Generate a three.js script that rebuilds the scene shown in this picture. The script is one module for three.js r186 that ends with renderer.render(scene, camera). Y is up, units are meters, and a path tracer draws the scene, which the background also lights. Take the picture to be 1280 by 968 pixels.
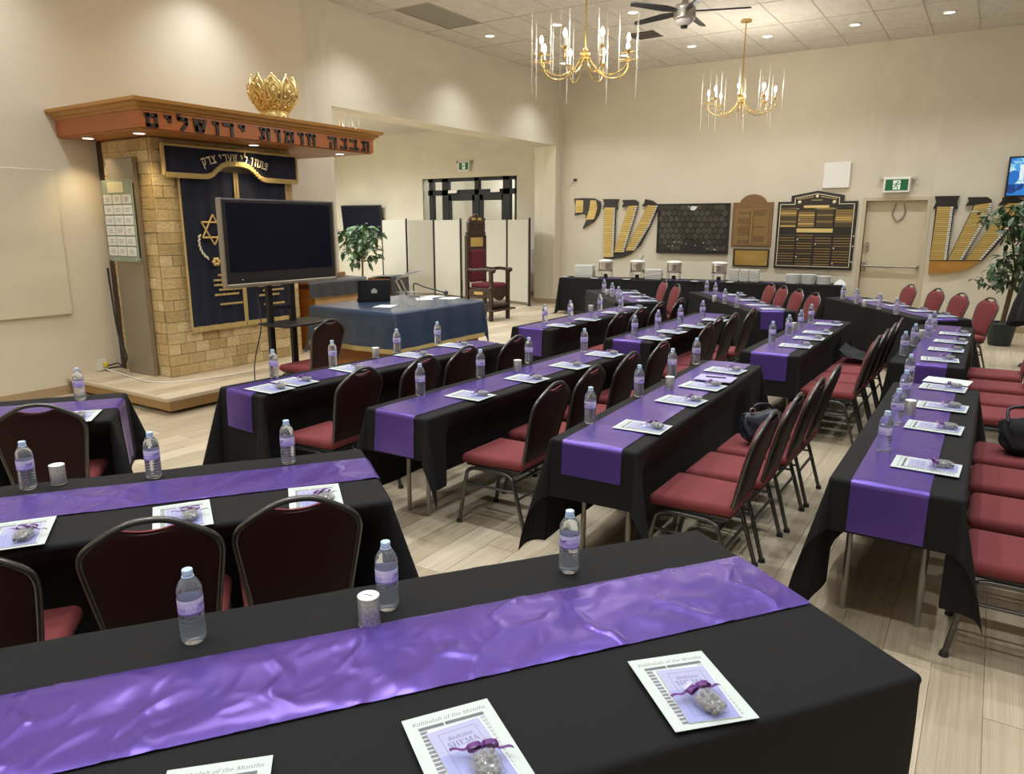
import * as THREE from 'three';
import { RoundedBoxGeometry } from 'three/addons/geometries/RoundedBoxGeometry.js';
import { mergeGeometries, mergeVertices, toCreasedNormals } from 'three/addons/utils/BufferGeometryUtils.js';

// ---------------------------------------------------------------- camera, light, exposure
const scene = new THREE.Scene();
const renderer = new THREE.WebGLRenderer();
renderer.toneMapping = THREE.LinearToneMapping;
renderer.toneMappingExposure = 0.38;
renderer.shadowMap.enabled = true;
scene.background = new THREE.Color(0x000000);

const F = 916.1, CAMH = 1.84;                                  // focal length in pixels of the 1280x968 frame, eye height
const camera = new THREE.PerspectiveCamera(2 * Math.atan(484 / F) * 180 / Math.PI, 1280 / 968, 0.05, 80);
camera.rotation.order = 'YXZ';
camera.position.set(0, CAMH, 0);
camera.rotation.set(-0.2193, 0.5759, 0.0011);
camera.updateMatrixWorld();
const LAMP = { down: 31, bulb: 2.2, ark: 5, alcove: 100, vestibule: 22 };
const WARM = new THREE.Color().setRGB(1.0, 0.93, 0.82), DOWN = new THREE.Color().setRGB(0.88, 0.955, 1.0);

// pixel of the photograph -> point on a plane
function ray(x, y) { return new THREE.Vector3(x - 640, 484 - y, -F).applyQuaternion(camera.quaternion); }
function onY(x, y, h) { const d = ray(x, y), t = (h - CAMH) / d.y; return new THREE.Vector3(d.x * t, h, d.z * t); }
function onX(x, y, X) { const d = ray(x, y), t = X / d.x; return new THREE.Vector3(X, CAMH + d.y * t, d.z * t); }
function onZ(x, y, Z) { const d = ray(x, y), t = Z / d.z; return new THREE.Vector3(d.x * t, CAMH + d.y * t, Z); }

// ---------------------------------------------------------------- helpers
let seed = 7;
function rnd() { seed = (seed * 1664525 + 1013904223) >>> 0; return seed / 4294967296; }
function rr(a, b) { return a + (b - a) * rnd(); }
function hash(i, j, k) { let h = (i * 374761393 + j * 668265263 + k * 2147483647) | 0; h = (h ^ (h >>> 13)) * 1274126177 | 0; return ((h ^ (h >>> 16)) >>> 0) / 4294967296; }
function vnoise(x, y, k = 0) {
  const i = Math.floor(x), j = Math.floor(y), u = x - i, v = y - j, s = u * u * (3 - 2 * u), t = v * v * (3 - 2 * v);
  const a = hash(i, j, k), b = hash(i + 1, j, k), c = hash(i, j + 1, k), d = hash(i + 1, j + 1, k);
  return (a + (b - a) * s + (c - a) * t + (a - b - c + d) * s * t) * 2 - 1;
}
function fbm(x, y, k = 0, o = 4) { let s = 0, a = 0.5; for (let i = 0; i < o; i++) { s += a * vnoise(x, y, k + i); x *= 2.03; y *= 2.03; a *= 0.5; } return s; }
const lin = (r, g, b) => new THREE.Color().setRGB(r, g, b);
const M = (o) => new THREE.MeshPhysicalMaterial(o);
const used = {};
function numbered(n) { if (!(n in used)) { used[n] = 0; return n; } used[n]++; return n + '_' + String(used[n]).padStart(3, '0'); }
function tag(o, label, category, group) { o.userData = { label, category }; if (group) o.userData.group = group; return o; }
function thing(name, label, category, pos = [0, 0, 0], turn = 0, group) {
  const o = new THREE.Group(); o.name = numbered(name); o.position.set(...pos); o.rotation.y = turn; scene.add(o); return tag(o, label, category, group);
}
function mesh(name, geo, mat, parent = scene) {
  const g = Array.isArray(geo) ? merge(geo) : geo;
  const m = new THREE.Mesh(g, mat); m.castShadow = m.receiveShadow = true;
  m.name = parent === scene ? numbered(name) : name; parent.add(m); return m;
}
function struct(name, geo, mat, parent = scene) { const m = mesh(name, geo, mat, parent); if (parent === scene) m.userData.kind = 'structure'; return m; }
function merge(list) {
  const out = list.map((g) => { const q = g.index ? g.toNonIndexed() : g.clone(); for (const k of Object.keys(q.attributes)) if (!['position', 'normal', 'uv'].includes(k)) q.deleteAttribute(k); if (!q.attributes.uv) q.setAttribute('uv', new THREE.BufferAttribute(new Float32Array(q.attributes.position.count * 2), 2)); return q; });
  return out.length === 1 ? out[0] : mergeGeometries(out);
}
const box = (w, h, d, x = 0, y = 0, z = 0) => new THREE.BoxGeometry(w, h, d).translate(x, y, z);
const rbox = (w, h, d, r, x = 0, y = 0, z = 0, s = 2) => new RoundedBoxGeometry(w, h, d, s, r).translate(x, y, z);
const span = (x0, x1, y0, y1, z0, z1) => box(Math.abs(x1 - x0), Math.abs(y1 - y0), Math.abs(z1 - z0), (x0 + x1) / 2, (y0 + y1) / 2, (z0 + z1) / 2);
const cyl = (r0, r1, h, x = 0, y = 0, z = 0, n = 20) => new THREE.CylinderGeometry(r0, r1, h, n).translate(x, y, z);
const sph = (r, x = 0, y = 0, z = 0, n = 12) => new THREE.SphereGeometry(r, n, Math.max(6, n / 2 | 0)).translate(x, y, z);
function tube(pts, r, seg = 0, rad = 8, closed = false, tension = 0.5) {
  const c = new THREE.CatmullRomCurve3(pts.map((p) => new THREE.Vector3(...p)), closed, 'catmullrom', tension);
  const g = new THREE.TubeGeometry(c, seg || pts.length * 5, r, rad, closed);
  if (closed) return g;
  const a = new THREE.Vector3(...pts[0]), b = new THREE.Vector3(...pts[pts.length - 1]);
  return merge([g, sph(r, a.x, a.y, a.z, 8), sph(r, b.x, b.y, b.z, 8)]);
}
function rod(a, b, r, n = 8) {
  const A = new THREE.Vector3(...a), B = new THREE.Vector3(...b), d = B.clone().sub(A), l = d.length();
  const g = new THREE.CylinderGeometry(r, r, l, n); g.applyQuaternion(new THREE.Quaternion().setFromUnitVectors(new THREE.Vector3(0, 1, 0), d.normalize()));
  return g.translate((A.x + B.x) / 2, (A.y + B.y) / 2, (A.z + B.z) / 2);
}
function bar(a, b, w, t) {     // rectangular bar from a to b
  const A = new THREE.Vector3(...a), B = new THREE.Vector3(...b), d = B.clone().sub(A), l = d.length();
  const g = new THREE.BoxGeometry(w, l, t); g.applyQuaternion(new THREE.Quaternion().setFromUnitVectors(new THREE.Vector3(0, 1, 0), d.normalize()));
  return g.translate((A.x + B.x) / 2, (A.y + B.y) / 2, (A.z + B.z) / 2);
}
const lathe = (pts, n = 28) => new THREE.LatheGeometry(pts.map(([x, y]) => new THREE.Vector2(x, y)), n);
function poly(pts) { const s = new THREE.Shape(); pts.forEach(([x, y], i) => i ? s.lineTo(x, y) : s.moveTo(x, y)); s.closePath(); return s; }
function ext(shape, depth, bevel = 0, curve = 8) { return new THREE.ExtrudeGeometry(shape, { depth, bevelEnabled: bevel > 0, bevelThickness: bevel, bevelSize: bevel, bevelSegments: 2, curveSegments: curve }); }
function dup(o, label, group) {
  const c = o.clone(); c.name = numbered(o.name.replace(/_\d{3}$/, '')); c.userData = { ...o.userData }; if (label) c.userData.label = label; if (group) c.userData.group = group; scene.add(c); return c;
}
function grid(nu, nv, f) {     // surface f(u,v), u,v in 0..1 -> [x,y,z]
  const p = [], uv = [], ix = [];
  for (let j = 0; j <= nv; j++) for (let i = 0; i <= nu; i++) { p.push(...f(i / nu, j / nv)); uv.push(i / nu, j / nv); }
  for (let j = 0; j < nv; j++) for (let i = 0; i < nu; i++) { const a = j * (nu + 1) + i, b = a + 1, c = a + nu + 1, d = c + 1; ix.push(a, c, b, b, c, d); }
  const g = new THREE.BufferGeometry(); g.setAttribute('position', new THREE.Float32BufferAttribute(p, 3)); g.setAttribute('uv', new THREE.Float32BufferAttribute(uv, 2)); g.setIndex(ix); g.computeVertexNormals(); return g;
}
function canvasTex(w, h, draw, srgb = true) {
  const c = document.createElement('canvas'); c.width = w; c.height = h; draw(c.getContext('2d'), w, h);
  const t = new THREE.CanvasTexture(c); if (srgb) t.colorSpace = THREE.SRGBColorSpace; t.magFilter = THREE.LinearFilter; t.anisotropy = 8; return t;
}
function noiseTex(n, f, srgb = true) {    // f(u,v) -> [r,g,b] 0..1
  const d = new Uint8Array(n * n * 4);
  for (let j = 0; j < n; j++) for (let i = 0; i < n; i++) { const c = f(i / n, j / n), o = (j * n + i) * 4; for (let k = 0; k < 3; k++) d[o + k] = Math.max(0, Math.min(255, c[k] * 255)); d[o + 3] = 255; }
  const t = new THREE.DataTexture(d, n, n); t.wrapS = t.wrapT = THREE.RepeatWrapping; t.magFilter = THREE.LinearFilter; t.minFilter = THREE.LinearMipmapLinearFilter; t.generateMipmaps = true; if (srgb) t.colorSpace = THREE.SRGBColorSpace; t.needsUpdate = true; return t;
}
const rep = (t, x, y) => { const c = t.clone(); c.repeat.set(x, y); c.needsUpdate = true; return c; };

// ---------------------------------------------------------------- materials
const weave = noiseTex(128, (u, v) => { const s = 0.5 + 0.25 * Math.sin(u * 128 * Math.PI / 2) * Math.sin(v * 128 * Math.PI / 2) + 0.12 * (hash(u * 128 | 0, v * 128 | 0, 3) - 0.5); return [s, s, s]; }, false);
const wallBump = noiseTex(256, (u, v) => { const s = 0.5 + 0.4 * fbm(u * 40, v * 40, 5, 3); return [s, s, s]; }, false);
const wallMap = noiseTex(256, (u, v) => { const s = 0.975 + 0.035 * fbm(u * 6, v * 6, 9, 5); return [s, s, s * 0.995]; });
const MAT = {
  wall: M({ color: lin(0.70, 0.635, 0.51), roughness: 0.78, map: wallMap, bumpMap: rep(wallBump, 3, 3), bumpScale: 0.0008 }),
  wallPanel: M({ color: lin(0.70, 0.635, 0.50), roughness: 0.7, map: wallMap }),
  base: M({ color: lin(0.40, 0.29, 0.17), roughness: 0.6 }),
  ceilGrid: M({ color: lin(0.54, 0.50, 0.43), roughness: 0.6 }),
  trimWhite: M({ color: lin(0.8, 0.78, 0.72), roughness: 0.45 }),
  lens: M({ color: 0xffffff, emissive: 0xfff4e4, emissiveIntensity: 7, roughness: 0.6 }),
  bulb: M({ color: 0xffffff, emissive: 0xffe6bd, emissiveIntensity: 16, roughness: 0.5 }),
  black: M({ color: lin(0.012, 0.012, 0.013), roughness: 0.45 }),
  blackMetal: M({ color: lin(0.015, 0.015, 0.016), roughness: 0.4, metalness: 0.3 }),
  screen: M({ color: lin(0.005, 0.006, 0.017), roughness: 0.22, specularIntensity: 0.25 }),
  steel: M({ color: lin(0.62, 0.6, 0.56), roughness: 0.28, metalness: 1 }),
  brass: M({ color: lin(0.78, 0.56, 0.2), roughness: 0.25, metalness: 1 }),
  goldLeaf: M({ color: lin(0.78, 0.62, 0.28), roughness: 0.4, metalness: 0.75 }),
  plateGold: M({ color: lin(0.60, 0.42, 0.13), roughness: 0.38, metalness: 0.35 }),
  plateDim: M({ color: lin(0.30, 0.20, 0.075), roughness: 0.42, metalness: 0.35 }),
  plateBright: M({ color: lin(0.68, 0.49, 0.17), roughness: 0.35, metalness: 0.4 }),
  plateDark: M({ color: lin(0.10, 0.075, 0.04), roughness: 0.45, metalness: 0.4 }),
  boardDark: M({ color: lin(0.018, 0.014, 0.012), roughness: 0.4 }),
  boardBrown: M({ color: lin(0.19, 0.10, 0.038), roughness: 0.5 }),
  navy: M({ color: lin(0.006, 0.009, 0.028), roughness: 0.85, sheen: 0.5, sheenColor: lin(0.05, 0.07, 0.16), sheenRoughness: 0.5 }),
  fringe: M({ color: lin(0.58, 0.43, 0.17), roughness: 0.7, metalness: 0.15, bumpMap: rep(weave, 6, 2), bumpScale: 0.004 }),
  thread: M({ color: lin(0.72, 0.52, 0.2), roughness: 0.5, metalness: 0.3 }),
  threadPale: M({ color: lin(0.8, 0.72, 0.5), roughness: 0.6 }),
  cloth: M({ color: lin(0.0075, 0.0072, 0.008), roughness: 0.75, specularIntensity: 0.45, side: THREE.DoubleSide, bumpMap: rep(weave, 40, 40), bumpScale: 0.0004 }),
  satin: M({ color: lin(0.125, 0.07, 0.36), roughness: 0.27, metalness: 0.55, side: THREE.DoubleSide }),
  redFabric: M({ color: lin(0.185, 0.031, 0.033), roughness: 0.92, sheen: 0.2, sheenColor: lin(0.4, 0.14, 0.12), sheenRoughness: 0.6, bumpMap: rep(weave, 8, 8), bumpScale: 0.0006 }),
  backVinyl: M({ color: lin(0.024, 0.0045, 0.0055), roughness: 0.55, specularIntensity: 0.5 }),
  frame: M({ color: lin(0.105, 0.10, 0.095), roughness: 0.28, metalness: 0.8 }),
  rubber: M({ color: lin(0.02, 0.02, 0.02), roughness: 0.8 }),
  tableLeg: M({ color: lin(0.3, 0.285, 0.25), roughness: 0.4, metalness: 0.6 }),
  tableTop: M({ color: lin(0.35, 0.3, 0.24), roughness: 0.6 }),
  water: M({ color: lin(0.84, 0.91, 1), roughness: 0.03, transmission: 0.9, thickness: 0.06, ior: 1.33 }),
  cap: M({ color: lin(0.50, 0.64, 0.82), roughness: 0.4 }),
  paper: M({ color: lin(0.62, 0.65, 0.63), roughness: 0.7 }),
  tin: M({ color: lin(0.66, 0.66, 0.66), roughness: 0.32, metalness: 0.75 }),
  tinLid: M({ color: lin(0.85, 0.85, 0.83), roughness: 0.5 }),
  ribbon: M({ color: lin(0.10, 0.015, 0.16), roughness: 0.4, side: THREE.DoubleSide }),
  organza: M({ color: lin(0.9, 0.9, 0.92), roughness: 0.12, transmission: 0.88, thickness: 0, side: THREE.DoubleSide }),
  candy: M({ color: lin(0.2, 0.19, 0.175), roughness: 0.55 }),
  white: M({ color: lin(0.72, 0.72, 0.69), roughness: 0.4 }),
  glass: M({ color: 0xffffff, roughness: 0.02, transmission: 1, thickness: 0 }),
  crystal: M({ color: lin(0.93, 0.93, 0.9), roughness: 0.06, transmission: 0.82, thickness: 0, ior: 1.5 }),
  greyMetal: M({ color: lin(0.36, 0.32, 0.26), roughness: 0.42, metalness: 0.7 }),
  screenPanel: M({ color: lin(0.44, 0.41, 0.335), roughness: 0.7 }),
  darkWood: M({ color: lin(0.04, 0.018, 0.009), roughness: 0.42 }),
  velvet: M({ color: lin(0.11, 0.006, 0.016), roughness: 0.9, sheen: 0.4, sheenColor: lin(0.5, 0.08, 0.1), sheenRoughness: 0.5 }),
  pot: M({ color: lin(0.010, 0.022, 0.022), roughness: 0.35 }),
  bark: M({ color: lin(0.12, 0.075, 0.04), roughness: 0.9 }),
  leafA: M({ color: lin(0.045, 0.095, 0.03), roughness: 0.5, side: THREE.DoubleSide }),
  leafB: M({ color: lin(0.13, 0.19, 0.12), roughness: 0.5, side: THREE.DoubleSide }),
  soil: M({ color: lin(0.03, 0.02, 0.012), roughness: 1 }),
  blueCloth: M({ color: lin(0.028, 0.052, 0.105), roughness: 0.42, clearcoat: 0.7, clearcoatRoughness: 0.16, side: THREE.DoubleSide }),
  greyCloth: M({ color: lin(0.03, 0.035, 0.045), roughness: 0.5, clearcoat: 0.6, clearcoatRoughness: 0.2, side: THREE.DoubleSide }),
  leather: M({ color: lin(0.008, 0.011, 0.022), roughness: 0.38 }),
  wool: M({ color: lin(0.009, 0.009, 0.01), roughness: 0.95, side: THREE.DoubleSide }),
  doorPaint: M({ color: lin(0.62, 0.54, 0.39), roughness: 0.5 }),
  doorFrame: M({ color: lin(0.56, 0.48, 0.34), roughness: 0.45 }),
};
function woodTex(k, dark, light, across, along) {
  return noiseTex(256, (u, v) => {
    const w = 0.5 + 0.5 * fbm(u * along + 0.3 * fbm(u * 4, v * 4, k + 40, 2), v * across, k, 5), g = 0.5 + 0.5 * vnoise(u * along * 3, v * across * 5, k + 21);
    const t = Math.max(0, Math.min(1, 0.7 * w + 0.3 * g)); return [0, 1, 2].map((i) => dark[i] + (light[i] - dark[i]) * t);
  });
}
const plankMats = [[0.64, 0.575, 0.48, 0.80, 0.735, 0.63], [0.66, 0.595, 0.50, 0.82, 0.755, 0.65], [0.60, 0.535, 0.44, 0.76, 0.695, 0.59], [0.69, 0.625, 0.53, 0.84, 0.78, 0.675], [0.62, 0.555, 0.46, 0.78, 0.715, 0.61]].map((c, k) =>
  M({ map: woodTex(60 + k * 7, c.slice(0, 3), c.slice(3), 14, 2), roughness: 0.42 }));
const oakMat = M({ map: woodTex(11, [0.68, 0.54, 0.35], [0.82, 0.68, 0.47], 14, 2), roughness: 0.4 });
const orangeMat = M({ map: woodTex(15, [0.60, 0.33, 0.15], [0.76, 0.45, 0.22], 12, 2), roughness: 0.35 });
const corniceMat = M({ map: woodTex(19, [0.58, 0.40, 0.17], [0.74, 0.54, 0.26], 12, 2), roughness: 0.32 });
const bimahMat = M({ map: woodTex(23, [0.55, 0.33, 0.13], [0.72, 0.48, 0.22], 12, 2), roughness: 0.4 });
const tileMats = [0, 1, 2].map((k) => M({ color: lin(0.72, 0.68, 0.60), map: noiseTex(128, (u, v) => { const s = 0.95 + 0.05 * fbm(u * 10, v * 10, 70 + k, 3) - (hash(u * 128 | 0, v * 128 | 0, 71 + k) > 0.95 ? 0.06 : 0); return [s, s, s]; }), roughness: 0.9 }));
const brickMats = [[0.80, 0.70, 0.51], [0.76, 0.66, 0.47], [0.83, 0.74, 0.56], [0.72, 0.62, 0.43], [0.78, 0.67, 0.47]].map((c, k) => {
  const t = noiseTex(128, (u, v) => { const n = fbm(u * 9, v * 9, 90 + k, 4), p = fbm(u * 26, v * 26, 120 + k, 2); const s = 1 + 0.13 * n + (p < -0.28 ? -0.12 : 0); return c.map((q) => q * s); });
  return M({ map: t, roughness: 0.85, bumpMap: noiseTex(64, (u, v) => { const s = 0.5 + 0.5 * fbm(u * 12, v * 12, 130 + k, 3); return [s, s, s]; }, false), bumpScale: 0.004 });
});
const mortarMat = M({ color: lin(0.50, 0.40, 0.26), roughness: 0.95 });

// ---------------------------------------------------------------- structure
const CEIL = 5.01, XL = -8.4, XL2 = -8.6, ZB = -15.35, XR = 3.4, ZR = 3.2, ZA = -16.5, XA = -17.5, CEILA = 4.3;
// floor with boards running along z
{
  const floor = struct('floor', span(XA, XR + 0.3, -0.16, -0.008, ZA - 3.2, ZR + 0.3), mortarMat);
  const PW = 0.19, PL = 1.28, cells = [];
  const n = Math.ceil((XR - XA) / PW);
  for (let i = 0; i < n; i++) {
    const x = XA + (i + 0.5) * PW, off = hash(i, 3, 8) * PL;
    for (let z = ZR + off - PL; z > ZA - PL; z -= PL) {
      const z0 = Math.min(ZR, z + PL), z1 = Math.max(ZA - 0.05, z); if (z0 - z1 < 0.05) continue;
      const zc = (z0 + z1) / 2, v = new THREE.Vector3(x, 0, zc).project(camera), dist = Math.hypot(x, zc);
      const inView = Math.abs(v.x) < 1.05 && Math.abs(v.y) < 1.08 && v.z < 1;
      // boards that the tables and the platform do not cover rank first
      cells.push({ x, zc, l: z0 - z1, key: (inView ? 0 : 100) + dist, k: (hash(i, Math.round(z * 10), 5) * 5) | 0, inView });
    }
  }
  cells.sort((a, b) => a.key - b.key);
  const geoCache = {};
  const plank = (l) => { const q = l.toFixed(2); return geoCache[q] || (geoCache[q] = merge([box(PW - 0.003, 0.008, l - 0.003, 0, -0.004, 0)])); };
  const fixUv = (g) => { const u = g.attributes.uv, p = g.attributes.position; for (let i = 0; i < u.count; i++) u.setXY(i, p.getZ(i) / 1.28 + 0.5, p.getX(i) / 0.19 + 0.5); return g; };
  const rest = [[], [], [], [], []];
  cells.forEach((c, i) => {
    if (i < 300) { const m = mesh('plank', fixUv(plank(c.l)), plankMats[c.k], floor); m.position.set(c.x, 0, c.zc); }
    else rest[c.k].push(fixUv(plank(c.l)).clone().translate(c.x, 0, c.zc));
  });
  rest.forEach((r, k) => { const m = mesh('planks', r, plankMats[k], floor); m.userData.kind = 'stuff'; });
}
// walls
struct('wall_left', [span(XL - 0.4, XL, 0, CEIL, ZR, -7.6), span(XL - 0.4, XL2, 0, CEIL, -7.6, -8.27), span(XL2 - 0.55, XL2, 3.56, CEIL, -8.27, -15.05), span(XL2 - 0.55, XL2, 0, CEIL, -15.05, ZB)], MAT.wall);
const DL = onZ(1083, 252, ZB), DR = onZ(1160, 252, ZB), doorTop = 2.26, dx0 = DL.x, dx1 = DR.x;
struct('wall_back', [span(XL2 - 0.55, dx0 - 0.06, 0, CEIL, ZB - 0.3, ZB), span(dx1 + 0.06, XR + 0.3, 0, CEIL, ZB - 0.3, ZB), span(dx0 - 0.06, dx1 + 0.06, doorTop + 0.06, CEIL, ZB - 0.3, ZB), span(dx0 - 0.06, dx1 + 0.06, 0, doorTop + 0.06, ZB - 0.3, ZB - 0.16)], MAT.wall);
struct('wall_right', span(XR, XR + 0.3, 0, CEIL, ZR, ZB), MAT.wall);
struct('wall_rear', span(XL - 0.4, XR + 0.3, 0, CEIL, ZR, ZR + 0.3), MAT.wall);
const aL = onZ(528, 222, ZA).x, aR = onZ(646, 222, ZA).x, aT = onZ(590, 221.5, ZA).y;
struct('wall_alcove', [span(XA, aL, 0, CEILA, ZA - 0.3, ZA), span(aR, XL2 - 0.3, 0, CEILA, ZA - 0.3, ZA), span(aL, aR, aT, CEILA, ZA - 0.3, ZA), span(XA - 0.3, XA, 0, CEILA, ZA, -8.0), span(XA, XL2 - 0.3, 0, CEILA, -8.0, -8.27), span(XL2 - 0.55, XL2 - 0.3, 0, CEILA, ZA, ZB - 0.3)], MAT.wall);
struct('ceiling_alcove', span(XA - 0.3, XL2 - 0.55, CEILA, CEILA + 0.2, ZA - 0.3, -8.0), tileMats[0]);
struct('baseboard_left', [span(XL, XL + 0.014, 0, 0.1, ZR, -3.99), span(XL2, XL2 + 0.014, 0, 0.1, -7.6, -8.27)], MAT.base);
struct('baseboard_back', [span(XL2, dx0 - 0.12, 0, 0.11, ZB, ZB + 0.014), span(dx1 + 0.12, XR, 0, 0.11, ZB, ZB + 0.014), span(XL2 - 0.55, XL2 + 0.014, 0, 0.11, -15.05, -15.036), span(XL2, XL2 + 0.014, 0, 0.11, -15.05, ZB)], MAT.base);
struct('baseboard_alcove', [span(XA, aL - 0.05, 0, 0.11, ZA, ZA + 0.014), span(aR + 0.05, XL2 - 0.55, 0, 0.11, ZA, ZA + 0.014)], MAT.base);
// raised wall panel on the left wall
{ const p0 = onX(66, 212.6, XL), p1 = onX(90.3, 392, XL); struct('trim_1', [rbox(0.03, p0.y - p1.y, 4.2, 0.008, XL + 0.015, (p0.y + p1.y) / 2, p0.z + 2.1)], MAT.wallPanel); }
// ceiling of separate lay-in tiles
const downSpots = [];
{
  const ceil = struct('ceiling', span(XL - 0.4, XR + 0.3, CEIL + 0.03, CEIL + 0.25, ZB - 0.3, ZR + 0.3), tileMats[1]);
  const TX = 0.676, TZ = 1.345, x00 = -0.66 - 13 * TX, z00 = -9.16;
  const vent = { x0: -8.10, x1: -7.42 };
  const gl = [];
  for (let i = 0; i < 19; i++) { const x = x00 + i * TX; if (x > XL && x < XR) gl.push(span(x - 0.012, x + 0.012, CEIL - 0.004, CEIL + 0.03, ZB, ZR)); }
  for (let j = -5; j < 11; j++) { const z = z00 + j * TZ; if (z > ZB && z < ZR) gl.push(span(XL2, XR, CEIL - 0.004, CEIL + 0.03, z - 0.012, z + 0.012)); }
  mesh('ceiling_grid', gl, MAT.ceilGrid, ceil);
  for (let i = -1; i < 19; i++) for (let j = -6; j < 11; j++) {
    const x0 = Math.max(XL2, x00 + i * TX + 0.012), x1 = Math.min(XR, x00 + (i + 1) * TX - 0.012), z0 = Math.max(ZB, z00 + j * TZ + 0.012), z1 = Math.min(ZR, z00 + (j + 1) * TZ - 0.012);
    if (x1 - x0 < 0.03 || z1 - z0 < 0.03) continue;
    if (Math.abs((x0 + x1) / 2 + 7.76) < 0.2 && z0 < -9.5 && z1 > -10.3) continue;      // the grey return grille sits here
    mesh('tile', span(x0, x1, CEIL + 0.002, CEIL + 0.03, z0, z1), tileMats[(hash(i + 20, j + 20, 4) * 3) | 0], ceil);
  }
  const g = thing('air_grille', 'grey flat return air grille set in the ceiling tiles above the beam', 'vent', [-7.76, CEIL, -9.84]);
  mesh('frame', [span(-0.34, 0.34, -0.008, 0.02, -0.67, -0.64), span(-0.34, 0.34, -0.008, 0.02, 0.64, 0.67), span(-0.34, -0.31, -0.008, 0.02, -0.64, 0.64), span(0.31, 0.34, -0.008, 0.02, -0.64, 0.64)], MAT.greyMetal, g);
  const gm = M({ color: lin(0.2, 0.19, 0.17), roughness: 0.7 });
  mesh('backing', span(-0.31, 0.31, 0.008, 0.02, -0.64, 0.64), gm, g);
  mesh('perforated_sheet', span(-0.31, 0.31, -0.003, 0.008, -0.64, 0.64), M({ color: lin(0.30, 0.28, 0.24), roughness: 0.7 }), g);
  const d = thing('ceiling_diffuser', 'small square louvred air diffuser beyond the ceiling fan', 'vent', [-5.5, CEIL, -12.65]);
  mesh('frame', [span(-0.3, 0.3, -0.006, 0.004, -0.3, -0.26), span(-0.3, 0.3, -0.006, 0.004, 0.26, 0.3), span(-0.3, -0.26, -0.006, 0.004, -0.26, 0.26), span(0.26, 0.3, -0.006, 0.004, -0.26, 0.26)], MAT.trimWhite, d);
  for (let k = 0; k < 5; k++) { const s = box(0.5, 0.006, 0.075, 0, 0, 0); s.rotateX(0.5); mesh('louvre', s.translate(0, -0.006, -0.2 + k * 0.1), k % 2 ? MAT.greyMetal : gm, d); }
}
// recessed downlights: a glowing lens and a spot light just below it
{
  const proto = [mergeGeometries([new THREE.TorusGeometry(0.085, 0.012, 8, 24).rotateX(Math.PI / 2)]), new THREE.CylinderGeometry(0.078, 0.078, 0.012, 24)];
  const COUNT = ['first', 'second', 'third', 'fourth', 'fifth', 'sixth', 'seventh', 'eighth'];
  const xs = [-7.77, -6.44, -5.1, -3.75, -2.36, -1.03, 0.32, 1.67], zs = [-13.87, -11.25, -8.6, -5.95, -3.3, -0.65, 2.0];
  for (const z of zs) for (const x of xs) {
    const t = thing('downlight', 'recessed downlight, ' + COUNT[xs.indexOf(x)] + ' from the beam side, ' + COUNT[zs.indexOf(z)] + ' row from the name boards', 'ceiling light', [x, CEIL, z], 0, 'recessed ceiling downlights');
    mesh('trim_ring', proto[0], MAT.trimWhite, t); mesh('lens', proto[1], MAT.lens, t);
    const s = new THREE.SpotLight(DOWN, LAMP.down, 0, 0.96, 0.8, 2); s.position.set(x, CEIL - 0.03, z); s.target.position.set(x, 0, z); s.castShadow = true; s.shadow.radius = 3; scene.add(s, s.target);
  }
  for (const [x, z] of [[-10.4, -9.6], [-12.9, -9.6], [-15.4, -9.6], [-15.6, -12.6], [-13.9, -12.0]]) {
    const t = thing('downlight', 'recessed alcove downlight ' + (x > -11 ? 'nearest the beam' : x > -13.2 ? 'between the beam and the far alcove corner' : x > -14.5 ? 'in front of the wall television' : z < -11 ? 'beside the far alcove wall' : 'in the far corner behind the ark'), 'ceiling light', [x, CEILA, z], 0, 'alcove downlights');
    mesh('trim_ring', proto[0], MAT.trimWhite, t); mesh('lens', proto[1], MAT.lens, t);
    const s = new THREE.SpotLight(DOWN, LAMP.alcove, 0, 1.45, 0.4, 2); s.position.set(x, CEILA - 0.03, z); s.target.position.set(x, 0, z); s.castShadow = true; s.shadow.radius = 3; scene.add(s, s.target);
  }
}
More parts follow.
